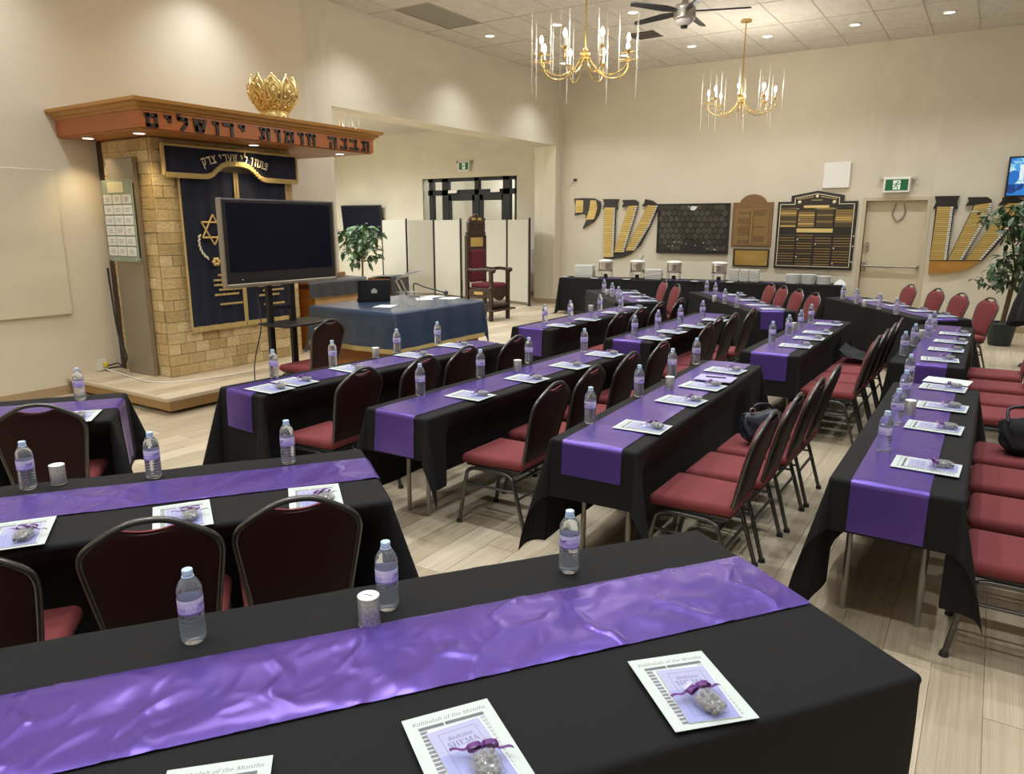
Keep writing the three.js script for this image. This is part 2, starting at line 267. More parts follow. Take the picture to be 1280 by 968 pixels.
// ---------------------------------------------------------------- chandeliers and fan
function chandelier(label, x, yHub, z, s, top, lamp, arms = 8, turn = 0.2) {
  const t = thing('chandelier', label, 'chandelier', [x, yHub, z], turn);
  const R = 0.52 * s;
  mesh('stem', cyl(0.011, 0.011, top - yHub, 0, (top - yHub) / 2, 0, 12), MAT.brass, t);
  mesh('ceiling_rose', cyl(0.085, 0.085, 0.03, 0, top - yHub - 0.015, 0, 24), MAT.brass, t);
  mesh('hub', lathe([[0, -0.05], [0.03, -0.05], [0.045, -0.02], [0.03, 0.0], [0.05, 0.02], [0.035, 0.06], [0.02, 0.09], [0, 0.09]].map(([a, b]) => [a * s * 1.2, b * s]), 20), MAT.brass, t);
  for (let k = 0; k < arms; k++) {
    const a = k / arms * Math.PI * 2, c = Math.cos(a), q = Math.sin(a), P = (r, y) => [r * c, y, r * q];
    const arm = mesh('arm', [tube([P(0.04 * s, 0), P(0.13 * s, -0.13 * s), P(0.28 * s, -0.21 * s), P(0.43 * s, -0.19 * s), P(R, -0.10 * s), P(R, 0)], 0.008 * s, 30, 7), cyl(0.028 * s, 0.018 * s, 0.03 * s, R * c, 0, R * q, 12), rod(P(R - 0.11 * s, -0.005), P(R + 0.11 * s, -0.005), 0.005 * s), rod(P(R - 0.1 * s, -0.09 * s), P(R + 0.1 * s, -0.09 * s), 0.005 * s)], MAT.brass, t);
    mesh('candle_sleeve', cyl(0.012 * s, 0.012 * s, 0.1 * s, R * c, 0.055 * s, R * q, 10), MAT.white, arm);
    mesh('bulb', lathe([[0, 0], [0.014, 0.005], [0.024, 0.03], [0.02, 0.06], [0.008, 0.085], [0, 0.092]].map(([r, y]) => [r * s, y * s]), 12).translate(R * c, 0.105 * s, R * q), MAT.bulb, arm);
    for (const o of [-0.11, 0.11]) {
      const h = o > 0 ? 0.86 : 0.62, y0 = o > 0 ? -0.42 : -0.2, r = R + o * s, pr = [];
      for (let i = 0; i <= 12; i++) pr.push([(i % 3 === 0 ? 0.009 : 0.0055) * s * (i === 0 || i === 12 ? 0.3 : 1), (y0 + h * i / 12) * s]);
      mesh('glass_rod', lathe(pr, 8).translate(r * c, 0, r * q), MAT.crystal, arm);
    }
    const l = new THREE.PointLight(WARM, lamp, 0, 2); l.position.set(R * c, 0.15 * s, R * q); l.castShadow = true; l.shadow.radius = 1; t.add(l);
  }
  return t;
}
{ const p = onY(933, 25, CEIL); chandelier('brass chandelier with glass rods hanging whole, mount and stem in view', p.x, 3.80, p.z, 1, CEIL - p.y + 5.01, LAMP.bulb); }
for (const [z, w] of [[-3.2, 'over the straight table by the television'], [1.4, 'close to the rear wall']]) chandelier('brass candle chandelier with glass rods hanging ' + w, -4.2, 4.3, z, 1, CEIL, LAMP.bulb);
chandelier('large brass candle chandelier with tall glass rods near the ceiling fan', -4.17, 3.69, -7.94, 1, CEIL, LAMP.bulb, 8, 0.05);
{ const p = onZ(425, 160, -11.2); chandelier('small brass chandelier with lit candles in the alcove', p.x, p.y - 0.12, p.z, 0.62, CEILA, 1.5, 6, 0.5); }
{
  const t = thing('ceiling_fan', 'brushed nickel ceiling fan with five black blades', 'fan', [-3.55, 4.36, -9.35], 0.35);
  mesh('rod', cyl(0.015, 0.015, 0.58, 0, 0.36, 0, 12), MAT.steel, t);
  mesh('ceiling_rose', lathe([[0, 0.65], [0.07, 0.65], [0.06, 0.6], [0.02, 0.575], [0, 0.575]]), MAT.steel, t);
  mesh('motor', lathe([[0, 0.16], [0.035, 0.16], [0.05, 0.11], [0.12, 0.09], [0.135, 0.05], [0.135, -0.05], [0.12, -0.075], [0, -0.075]]), MAT.steel, t);
  mesh('light_bowl', lathe([[0.115, -0.076], [0.105, -0.11], [0.06, -0.135], [0, -0.14]]), M({ color: lin(0.5, 0.49, 0.46), roughness: 0.35 }), t);
  mesh('switch_housing', cyl(0.04, 0.04, 0.03, 0, -0.15, 0), MAT.blackMetal, t);
  for (let k = 0; k < 5; k++) {
    const g = ext(poly([[0.13, -0.03], [0.3, -0.062], [0.74, -0.05], [0.78, -0.015], [0.76, 0.03], [0.3, 0.05], [0.13, 0.03]]), 0.012, 0.003); g.rotateX(Math.PI / 2 + 0.22); g.rotateY(k / 5 * Math.PI * 2); g.translate(0, 0.03, 0);
    mesh('blade', g, MAT.black, t);
  }
}
// ---------------------------------------------------------------- Hebrew lettering from strokes
const HEB = {
  'ת': [1, [[.08, .9], [.85, .9], [.85, 0]], [[.28, .9], [.28, .1], [.05, .06]]], 'ב': [1, [[.1, .9], [.72, .9], [.72, .1]], [[0, .08], [1, .08]]],
  'נ': [.7, [[.2, .92], [.6, .92], [.6, .08]], [[.05, .08], [.62, .08]]], 'ה': [.95, [[.05, .9], [.82, .9], [.82, 0]], [[.22, .44], [.22, 0]]],
  'ח': [.95, [[.05, .9], [.82, .9], [.82, 0]], [[.22, .9], [.22, 0]]], 'ו': [.5, [[.1, .9], [.38, .9], [.38, 0]]],
  'מ': [1, [[.35, .85], [.85, .85], [.85, .08], [.5, .08]], [[.08, .95], [.3, .75], [.12, 0]]], 'י': [.5, [[.1, .9], [.38, .9], [.38, .55]]],
  'ר': [.9, [[.05, .9], [.75, .9], [.75, 0]]], 'ש': [1.1, [[.1, .95], [.2, .1], [.75, .1], [.98, .95]], [[.55, .95], [.55, .6], [.2, .35]]],
  'ל': [.85, [[.15, 1.35], [.15, .88], [.75, .88], [.75, .5], [.35, 0]]], 'ם': [1, [[.1, .9], [.85, .9], [.85, .08], [.2, .08], [.2, .9]]],
  'פ': [.95, [[.5, .52], [.18, .52], [.18, .9], [.8, .9], [.8, .08], [.08, .08]]], 'ע': [.95, [[.1, .95], [.28, .5], [.6, .32]], [[.85, .95], [.75, .3], [.08, -.05]]],
  'צ': [.95, [[.15, .95], [.78, .12]], [[.08, .08], [.85, .08]], [[.85, .95], [.5, .52]]], 'ד': [.95, [[.05, .9], [.92, .9]], [[.72, .9], [.72, 0]]],
  'ק': [.95, [[.08, .9], [.82, .9], [.82, .4], [.5, .1]], [[.22, .58], [.22, -.35]]], ' ': [.6],
};
function hebLetter(ch, h, thick, depth) {     // letter with its lower left at the origin, in the xy plane
  const out = [];
  for (const s of HEB[ch].slice(1)) for (let i = 0; i + 1 < s.length; i++) {
    const [x0, y0] = s[i], [x1, y1] = s[i + 1], dx = (x1 - x0) * h * 0.9, dy = (y1 - y0) * h, l = Math.hypot(dx, dy), flat = Math.abs(dx) > Math.abs(dy);
    const b = box(l + thick * (flat ? 1 : 0.9), flat ? thick * 1.25 : thick, depth); b.rotateZ(Math.atan2(dy, dx)); b.translate((x0 + x1) / 2 * h * 0.9, (y0 + y1) / 2 * h, depth / 2); out.push(b);
  }
  return out;
}
// ---------------------------------------------------------------- the ark
const AX = -7.39, AZ0 = -4.56, AZ1 = -6.38, PLAT = 0.19;
{
  const t = thing('platform', 'low pale oak platform step under the brick ark', 'platform', [0, 0, 0]);
  mesh('body', span(XL + 0.001, -6.62, 0.03, PLAT - 0.035, -4.03, -8.2), oakMat, t);
  mesh('plinth', span(XL + 0.001, -6.78, 0, 0.03, -4.19, -8.1), oakMat, t);
  const n = 9, w = (6.56 - 8.399) / -n;
  for (let i = 0; i < n; i++) mesh('board', box(w - 0.003, 0.035, 4.25, -8.399 + w * (i + 0.5), PLAT - 0.0175, -6.09), plankMats[i % 5], t);
  mesh('nosing', [rbox(0.04, 0.045, 4.27, 0.012, -6.55, PLAT - 0.0225, -6.09), rbox(1.84, 0.045, 0.04, 0.012, -7.475, PLAT - 0.0225, -3.965)], plankMats[3], t);
}
{
  const t = thing('torah_ark', 'tall brick ark with wooden canopy and raised black Hebrew letters', 'ark', [0, 0, 0]);
  mesh('core', [span(XL + 0.002, AX - 0.03, PLAT, 2.71, AZ0 - 0.03, AZ1 + 0.03)], mortarMat, t);
  // separate bricks: front face around the curtains, and both returns
  const CH = 0.1195, rows = 21;
  const cache = {};
  const brick = (w, x, y, z, ry, d = 0.03) => { const q = w.toFixed(2); const g = cache[q] || (cache[q] = rbox(w - 0.0035, CH - 0.0035, d, 0.004, 0, 0, 0, 1)); const m = mesh('brick', g, brickMats[(rnd() * 5) | 0], t); m.position.set(x, y, z); m.rotation.y = ry; return m; };
  for (let r = 0; r < rows; r++) {
    const y = PLAT + (r + 0.5) * CH, run = (a, b, put) => { let s = a + (r % 2 ? 0 : -0.09); while (s < b - 0.001) { let w = 0.16 + 0.09 * rnd(); let e = Math.min(b, s + w); if (b - e < 0.06) e = b; const s0 = Math.max(a, s); if (e - s0 > 0.02) put(s0, e); s = e; } };
    const hidden = (s) => y > 0.78 && y < 2.48 && s > 0.36 && s < 1.44;                   // behind the curtains
    run(0, AZ0 - AZ1, (s, e) => { if (hidden((s + e) / 2)) return; brick(e - s, AX - 0.012 + 0.006 * rnd(), y, AZ0 - (s + e) / 2, Math.PI / 2); });
    run(0.03, 0.88, (s, e) => brick(e - s, AX - (s + e) / 2, y, AZ0 - 0.012 + 0.006 * rnd(), 0));
    if (r % 1 === 0) run(0.03, 0.98, (s, e) => { if (e - s > 0.05 && r > 30) brick(e - s, AX - (s + e) / 2, y, AZ1, 0); });
  }
  mesh('return_board', span(XL + 0.002, AX - 0.03, PLAT, 2.71, AZ1 + 0.03, AZ1), brickMats[0], t);
  mesh('edge_post', span(XL + 0.004, XL + 0.13, PLAT, 2.71, AZ0 - 0.1, AZ0 - 0.005), MAT.darkWood, t);
  // canopy
  const FX = -6.87, FZ0 = -4.17, FZ1 = -7.3, B = 2.71, T = 2.885;
  const canopy = mesh('canopy', [span(XL + 0.003, FX, B + 0.015, T, FZ0, FZ1)], orangeMat, t);
  mesh('soffit', span(XL + 0.003, FX - 0.02, B, B + 0.0149, FZ0 - 0.02, FZ1 + 0.02), bimahMat, canopy);
  const prof = [[0, 0], [0.012, 0], [0.02, 0.018], [0.045, 0.03], [0.06, 0.055], [0.095, 0.066], [0.1, 0.098], [0, 0.098]];
  const cor = ext(poly(prof), 1, 0); // swept as a mitred frame below
  const frontC = [], pts = prof;
  const quad = (a, b, c, d) => { const g = new THREE.BufferGeometry(); const v = [a, b, c, a, c, d].flat(); g.setAttribute('position', new THREE.Float32BufferAttribute(v, 3)); g.setAttribute('uv', new THREE.Float32BufferAttribute([0, 0, 0.1, 0, 0.1, 3, 0, 0, 0.1, 3, 0, 3], 2)); g.computeVertexNormals(); return g; };
  for (let i = 0; i + 1 < pts.length; i++) {
    const [a, ya] = pts[i], [b, yb] = pts[i + 1];
    const ring = (o, y) => [[XL + 0.003, T + y, FZ0 + o], [FX + o, T + y, FZ0 + o], [FX + o, T + y, FZ1 - o], [XL + 0.003, T + y, FZ1 - o]];
    const r0 = ring(a, ya), r1 = ring(b, yb); for (let k = 0; k < 3; k++) frontC.push(quad(r0[k], r0[k + 1], r1[k + 1], r1[k]));
  }
  frontC.push(span(XL + 0.003, FX, T, T + 0.096, FZ0 - 0.002, FZ1 + 0.002));
  const cm = corniceMat; cm.side = THREE.DoubleSide;
  mesh('cornice', frontC, cm, canopy);
  // inscription, read from right to left
  const px = { 'ת0': 459 };
  const text = 'תבנה חומות ירושלים', total = [...text].reduce((s, c) => s + HEB[c][0] + 0.34, 0), run = (FZ0 - 0.03) - (FZ1 + 0.03);
  const h = 0.115; let z = FZ1 + 0.03;
  for (const c of text) {
    const adv = (HEB[c][0] + 0.34) / total * run;
    if (c !== ' ') { const g = merge(hebLetter(c, h, 0.027, 0.014)); g.scale(1.22, 1, 1); g.rotateY(Math.PI / 2); mesh('letter', g.translate(FX + 0.001, B + 0.03, z + adv - 0.025), MAT.boardDark, t); }
    z += adv;
  }
  for (const [lx, lz] of [[-8.08, -4.32], [-7.21, -4.36], [-7.18, -5.69], [-7.15, -6.98]]) {
    const l = mesh('canopy_light', cyl(0.05, 0.05, 0.012, lx, B - 0.004, lz, 20), MAT.lens, t);
    mesh('trim_ring', new THREE.TorusGeometry(0.055, 0.007, 6, 24).rotateX(Math.PI / 2).translate(lx, B - 0.002, lz), MAT.trimWhite, l);
    const s = new THREE.SpotLight(lin(1, 0.78, 0.46), LAMP.ark, 0, 0.95, 0.6, 2); s.position.set(lx, B - 0.03, lz); s.target.position.set(lx, 0, lz); s.castShadow = true; s.shadow.radius = 2; scene.add(s, s.target);
  }
}
// valance and curtains of the ark
{
  const X = AX + 0.02, zL = -4.66, zR = -6.38;
  const v = thing('ark_valance', 'navy velvet valance with gold fringe and arched gold Hebrew words', 'valance', [X + 0.03, 0, 0]);
  const yT = 2.63, yB = 2.34, zc = (zL + zR) / 2;
  const low = (s) => yB + 0.155 * Math.exp(-Math.pow((s - 0.5) / 0.16, 4));            // s 0..1 along the width; arched in the middle
  mesh('velvet', grid(48, 8, (u, w) => [0.03 + 0.008 * Math.sin(u * 40), yT + (low(u) - yT) * w, zL + (zR - zL) * u]), Object.assign(MAT.navy.clone(), { side: THREE.DoubleSide }), v);
  const fr = [];
  for (let i = 0; i < 60; i++) { const u = (i + 0.5) / 60, y = low(u); fr.push(rbox(0.03, 0.055, 0.031, 0.006, 0.045, y - 0.005, zL + (zR - zL) * u, 1)); }
  mesh('fringe', fr, MAT.fringe, v);
  mesh('gold_border', [rbox(0.05, 0.026, zL - zR + 0.05, 0.01, 0.03, yT + 0.01, zc), rbox(0.05, yT - yB + 0.03, 0.026, 0.01, 0.03, (yT + yB) / 2, zL + 0.012), rbox(0.05, yT - yB + 0.03, 0.026, 0.01, 0.03, (yT + yB) / 2, zR - 0.012)], MAT.fringe, v);
  const words = 'פתחו לי שערי צדק', tot = [...words].reduce((s, c) => s + HEB[c][0] + 0.3, 0), w = 0.88; let a = 0;
  for (const c of words) {
    const adv = (HEB[c][0] + 0.3) / tot * w, mid = a + adv / 2, q = (mid / w - 0.5);
    if (c !== ' ') { const g = merge(hebLetter(c, 0.082, 0.0135, 0.006)); g.scale(0.72, 1, 1); g.translate(-0.026, -0.041, 0); g.rotateZ(q * 0.75); g.rotateY(Math.PI / 2); mesh('letter', g.translate(0.045, 2.555 - 0.30 * q * q, zc + q * w * -1 * -1 + 0), MAT.threadPale, v); }
    a += adv;
  }
  for (const [i, za, zb, label] of [[0, -4.82, -5.53, 'navy velvet ark curtain embroidered with a gold six-pointed star'], [1, -5.55, -6.26, 'navy velvet ark curtain half hidden behind the rolling television']]) {
    const c = thing('ark_curtain', label, 'curtain', [X, 0, 0]);
    const y0 = 0.70, y1 = 2.4, fold = (u, w) => 0.016 + 0.013 * Math.sin(u * 26 + i * 2 + w * 0.8) * (0.35 + 0.65 * w) + 0.006 * fbm(u * 5, w * 4, 33 + i);
    mesh('velvet', grid(60, 24, (u, w) => [fold(u, w), y1 + (y0 - y1) * w, za + (zb - za) * u]), Object.assign(MAT.navy.clone(), { side: THREE.DoubleSide }), c);
    mesh('gold_trim', [grid(60, 1, (u, w) => [fold(u, 1) + 0.006, y0 - 0.045 + 0.06 * w, za + (zb - za) * u]), grid(1, 24, (u, w) => [fold(0, w) + 0.007, y1 + (y0 - y1) * w, za + 0.01 - 0.028 * u]), grid(1, 24, (u, w) => [fold(1, w) + 0.007, y1 + (y0 - y1) * w, zb + 0.022 - 0.025 * u])], Object.assign(MAT.fringe.clone(), { side: THREE.DoubleSide }), c);
    if (i === 0) {
      const cz = -5.18, cy = 1.77, R = 0.165, st = [];
      for (const f of [0, 1]) for (let k = 0; k < 3; k++) {
        const an = (q) => Math.PI / 2 + f * Math.PI + q * Math.PI * 2 / 3, A = [0.05, cy + R * Math.sin(an(k)), cz - R * Math.cos(an(k))], Bq = [0.05, cy + R * Math.sin(an(k + 1)), cz - R * Math.cos(an(k + 1))];
        st.push(rod(A, Bq, 0.010, 6));
      }
      mesh('star_embroidery', st, MAT.thread, c);
      const lf = ext(new THREE.Shape().moveTo(0, 0).quadraticCurveTo(0.022, 0.03, 0, 0.062).quadraticCurveTo(-0.022, 0.03, 0, 0), 0.004, 0);
      for (let k = 0; k < 14; k++) {
        const side = k % 2 ? 1 : -1, j = (k / 2) | 0, an = -Math.PI / 2 + side * (0.45 + j * 0.22), g = lf.clone(); g.rotateZ(an + side * 0.6 - (side > 0 ? 0 : Math.PI) + (side > 0 ? 0 : 0)); g.rotateY(Math.PI / 2);
        mesh('wreath_leaf', g.translate(0.05, 1.64 + 0.22 * Math.sin(an), cz - 0.21 * Math.cos(an) * 1), MAT.threadPale, c);
      }
      mesh('flower_embroidery', Array.from({ length: 6 }, (_, k) => sph(0.022, 0.048, 1.42 + 0.03 * Math.sin(k * Math.PI / 3), cz + 0.03 * Math.cos(k * Math.PI / 3), 8)), MAT.thread, c);
    }
    const lines = [];
    for (let k = 0; k < 7; k++) { if (k === 5) continue; let z = -5.13 - i * 0.6 + (k % 3 === 0 ? -0.06 : 0); const e = z - (k === 0 ? 0.18 : 0.30); while (z > e) { const w = rr(0.012, 0.05); lines.push(box(0.004, 0.022, w, 0.046, 1.27 - k * 0.055 - i * 0.05, z - w / 2)); z -= w + 0.008; } }
    mesh('embroidered_lines', lines, MAT.thread, c);
  }
}
// grey metal panel and glass plaque on the side of the ark
{
  const t = thing('metal_panel', 'tall brushed grey metal panel against the side of the brick ark', 'panel', [-7.865, PLAT, AZ0 + 0.052]);
  mesh('sheet', [rbox(0.50, 2.32, 0.04, 0.01, 0, 1.16, 0)], MAT.greyMetal, t); mesh('edge_strip', rbox(0.02, 2.32, 0.055, 0.004, 0.25, 1.16, 0), MAT.greyMetal, t);
  const z = -4.44, a = onZ(125, 226, z), b = onZ(176, 328, z), w = b.x - a.x - 0.03, h = a.y - b.y;
  const p = thing('glass_plaque', 'greenish glass memorial plaque with eighteen small white name plates', 'plaque', [(a.x + b.x) / 2, b.y, z]);
  mesh('glass_sheet', rbox(w, h, 0.012, 0.004, 0, h / 2, 0), M({ color: lin(0.3, 0.36, 0.28), roughness: 0.12, metalness: 0.1 }), p);
  mesh('standoff', [[-1, 0.03], [1, 0.03], [-1, 0.97], [1, 0.97]].map(([sx, v]) => cyl(0.012, 0.012, 0.05, 0, 0, 0, 12).rotateX(Math.PI / 2).translate(sx * (w / 2 - 0.03), h * v, -0.012)), MAT.steel, p);
  mesh('header_plate', rbox(w * 0.52, h * 0.13, 0.006, 0.002, -0.01, h * 0.91, 0.009), MAT.plateGold, p).material = M({ color: lin(0.78, 0.7, 0.48), roughness: 0.4, metalness: 0.2 });
  const ink = M({ color: lin(0.25, 0.25, 0.23), roughness: 0.8 });
  for (let r = 0; r < 6; r++) for (let c = 0; c < 3; c++) {
    const x = (c - 1) * w * 0.31, y = h * (0.765 - r * 0.128), m = mesh('name_plate', rbox(w * 0.28, h * 0.108, 0.006, 0.002, x, y, 0.009), MAT.white, p);
    mesh('engraved_lines', Array.from({ length: 3 }, (_, k) => box(w * (0.1 + 0.08 * hash(r, c, k)), 0.005, 0.001, x, y + (1 - k) * 0.017, 0.0125)), ink, m);
  }
  // wall outlet with a yellow plug and black cables
  const o = onX(127, 456, XL), q = thing('wall_outlet', 'white wall outlet with a yellow plug beside the ark', 'outlet', [XL, o.y, o.z]);
  mesh('cover_plate', rbox(0.012, 0.13, 0.12, 0.004, 0.006, 0, 0), MAT.white, q); mesh('plug', rbox(0.05, 0.05, 0.045, 0.01, 0.035, 0.0, -0.03), M({ color: lin(0.7, 0.5, 0.03), roughness: 0.5 }), q);
  const cb = M({ color: lin(0.015, 0.015, 0.014), roughness: 0.6 });
  for (const k of [0, 1]) tag(mesh('power_cable', tube([[XL + 0.07, o.y - 0.01 - k * 0.03, o.z - 0.04], [XL + 0.2, PLAT + 0.1 - k * 0.04, o.z - 0.08], [XL + 0.33 + k * 0.05, PLAT + 0.09, o.z - 0.06 + k * 0.05], [XL + 0.40 + k * 0.05, PLAT + 0.2, -4.42 + k * 0.05], [XL + 0.27 + k * 0.05, 0.7, -4.42 + k * 0.03], [XL + 0.15 + k * 0.04, 1.35, -4.46 + k * 0.03]], 0.008, 60, 6), cb), ['black cable looping nearest the brick ark', 'black cable looping in front of the other one by the outlet'][k], 'cable');
  tag(mesh('floor_cable', tube([[XL + 0.06, o.y - 0.05, o.z - 0.02], [XL + 0.3, PLAT + 0.01, o.z - 0.02], [-7.3, PLAT + 0.008, -4.3], [-7.0, PLAT + 0.008, -4.75], [-6.95, PLAT + 0.008, -5.3]], 0.006, 60, 6), MAT.trimWhite), 'thin white cable lying along the platform boards', 'cable');
}
// filigree crown on the canopy
{
  const p = onX(343, 141, -7.15), t = thing('gold_crown', 'gold filigree crown standing on top of the wooden canopy', 'crown', [-7.15, 2.983, p.z]);
  mesh('band', [lathe([[0.14, 0.0], [0.155, 0.0], [0.158, 0.09], [0.143, 0.09], [0.14, 0.0]], 36), new THREE.TorusGeometry(0.152, 0.012, 8, 36).rotateX(Math.PI / 2).translate(0, 0.1, 0), new THREE.TorusGeometry(0.152, 0.01, 8, 36).rotateX(Math.PI / 2).translate(0, 0.012, 0)], MAT.goldLeaf, t);
  for (let k = 0; k < 14; k++) mesh('pearl', sph(0.013, 0.162 * Math.cos(k / 14 * 6.283), 0.05, 0.162 * Math.sin(k / 14 * 6.283), 8), MAT.white, t);
  mesh('crown_wall', grid(54, 10, (u, w) => { const a = u * 6.283, q = w * (0.90 + 0.06 * Math.cos(a * 9)), rr3 = 0.128 + 0.115 * Math.sin(q * 2.35); return [rr3 * Math.cos(a), 0.1 + 0.36 * q, rr3 * Math.sin(a)]; }), Object.assign(MAT.goldLeaf.clone(), { side: THREE.DoubleSide }), t);
  const prof = (w) => 0.15 + 0.125 * Math.sin(w * 2.35);
  for (let k = 0; k < 9; k++) {
    const a0 = k / 9 * 6.283, parts = [], S = (u, w) => { const a = a0 + u, r = prof(w); return [r * Math.cos(a), 0.1 + 0.36 * w, r * Math.sin(a)]; };
    parts.push(tube([S(-0.2, 0), S(-0.36, 0.35), S(-0.33, 0.7), S(-0.12, 0.95), S(0, 1.02), S(0.12, 0.95), S(0.33, 0.7), S(0.36, 0.35), S(0.2, 0)], 0.011, 40, 6));
    parts.push(tube([S(0, 0), S(0.1, 0.2), S(-0.12, 0.42), S(0.12, 0.62), S(-0.05, 0.82), S(0, 0.95)], 0.009, 24, 6), tube([S(-0.3, 0.3), S(-0.1, 0.36), S(-0.2, 0.6), S(-0.08, 0.75)], 0.009, 18, 6), tube([S(0.3, 0.3), S(0.1, 0.3), S(0.22, 0.55), S(0.1, 0.75)], 0.009, 18, 6), tube([S(-0.2, 0.05), S(-0.05, 0.2), S(-0.22, 0.25)], 0.009, 12, 6), tube([S(0.2, 0.05), S(0.1, 0.13), S(0.25, 0.24)], 0.009, 12, 6));
    for (const [u, w] of [[-0.2, 0.18], [0.18, 0.4], [-0.02, 0.55], [0.2, 0.78], [-0.22, 0.5], [0.0, 0.12], [0, 1.05]]) { const q = S(u, w); parts.push(sph(0.018, ...q, 7)); }
    mesh('filigree_leaf', parts, MAT.goldLeaf, t);
  }
}
// ---------------------------------------------------------------- rolling television, lectern and reading table
{
  const t = thing('rolling_television', 'large flat television on a black wheeled stand in front of the ark', 'television', [-5.92, 0, -4.93]);
  const w = 1.36, h = 0.80, y0 = 1.265;
  const bezel = mesh('bezel', [rbox(0.07, h, w, 0.02, 0, y0 + h / 2, 0)], MAT.black, t);
  mesh('side_trim', [rbox(0.06, h + 0.004, 0.022, 0.008, 0.012, y0 + h / 2, w / 2), rbox(0.06, h + 0.004, 0.022, 0.008, 0.012, y0 + h / 2, -w / 2), rbox(0.06, 0.04, w, 0.012, 0.012, y0 + 0.005, 0)], MAT.greyMetal, bezel);
  mesh('screen', box(0.004, h - 0.17, w - 0.11, 0.0352, y0 + h / 2 + 0.045, 0), MAT.screen, t);
  mesh('standby_light', sph(0.006, 0.038, y0 + 0.06, 0.5, 6), M({ color: lin(0.7, 0.7, 0.7), roughness: 0.5 }), bezel);
  for (const s of [-0.14, 0.14]) mesh('post', rbox(0.05, 1.6, 0.06, 0.008, -0.06, 0.88, s), MAT.blackMetal, t);
  mesh('cross_bar', [rbox(0.04, 0.05, 0.3, 0.008, -0.06, 1.02, 0), rbox(0.04, 0.3, 0.26, 0.008, -0.045, y0 + 0.4, 0)], MAT.blackMetal, t);
  mesh('shelf', rbox(0.42, 0.022, 0.66, 0.008, 0.06, 0.86, -0.1), MAT.blackMetal, t);
  for (const s of [-0.3, 0.3]) { mesh('foot', rbox(0.62, 0.05, 0.06, 0.012, 0, 0.085, s), MAT.blackMetal, t); for (const q of [-0.27, 0.27]) mesh('caster', cyl(0.03, 0.03, 0.03, 0, 0, 0, 14).rotateX(Math.PI / 2).translate(q, 0.031, s), MAT.rubber, t); }
  mesh('foot_bar', rbox(0.06, 0.05, 0.66, 0.01, -0.06, 0.085, 0), MAT.blackMetal, t);
  tag(mesh('television_cable', tube([[-5.97, 1.3, -4.62], [-5.86, 0.9, -4.58], [-5.9, 0.5, -4.5], [-5.85, 0.02, -4.42], [-6.1, 0.012, -4.3]], 0.006, 40, 6), MAT.rubber), 'thin black cable hanging below the television', 'cable');
}
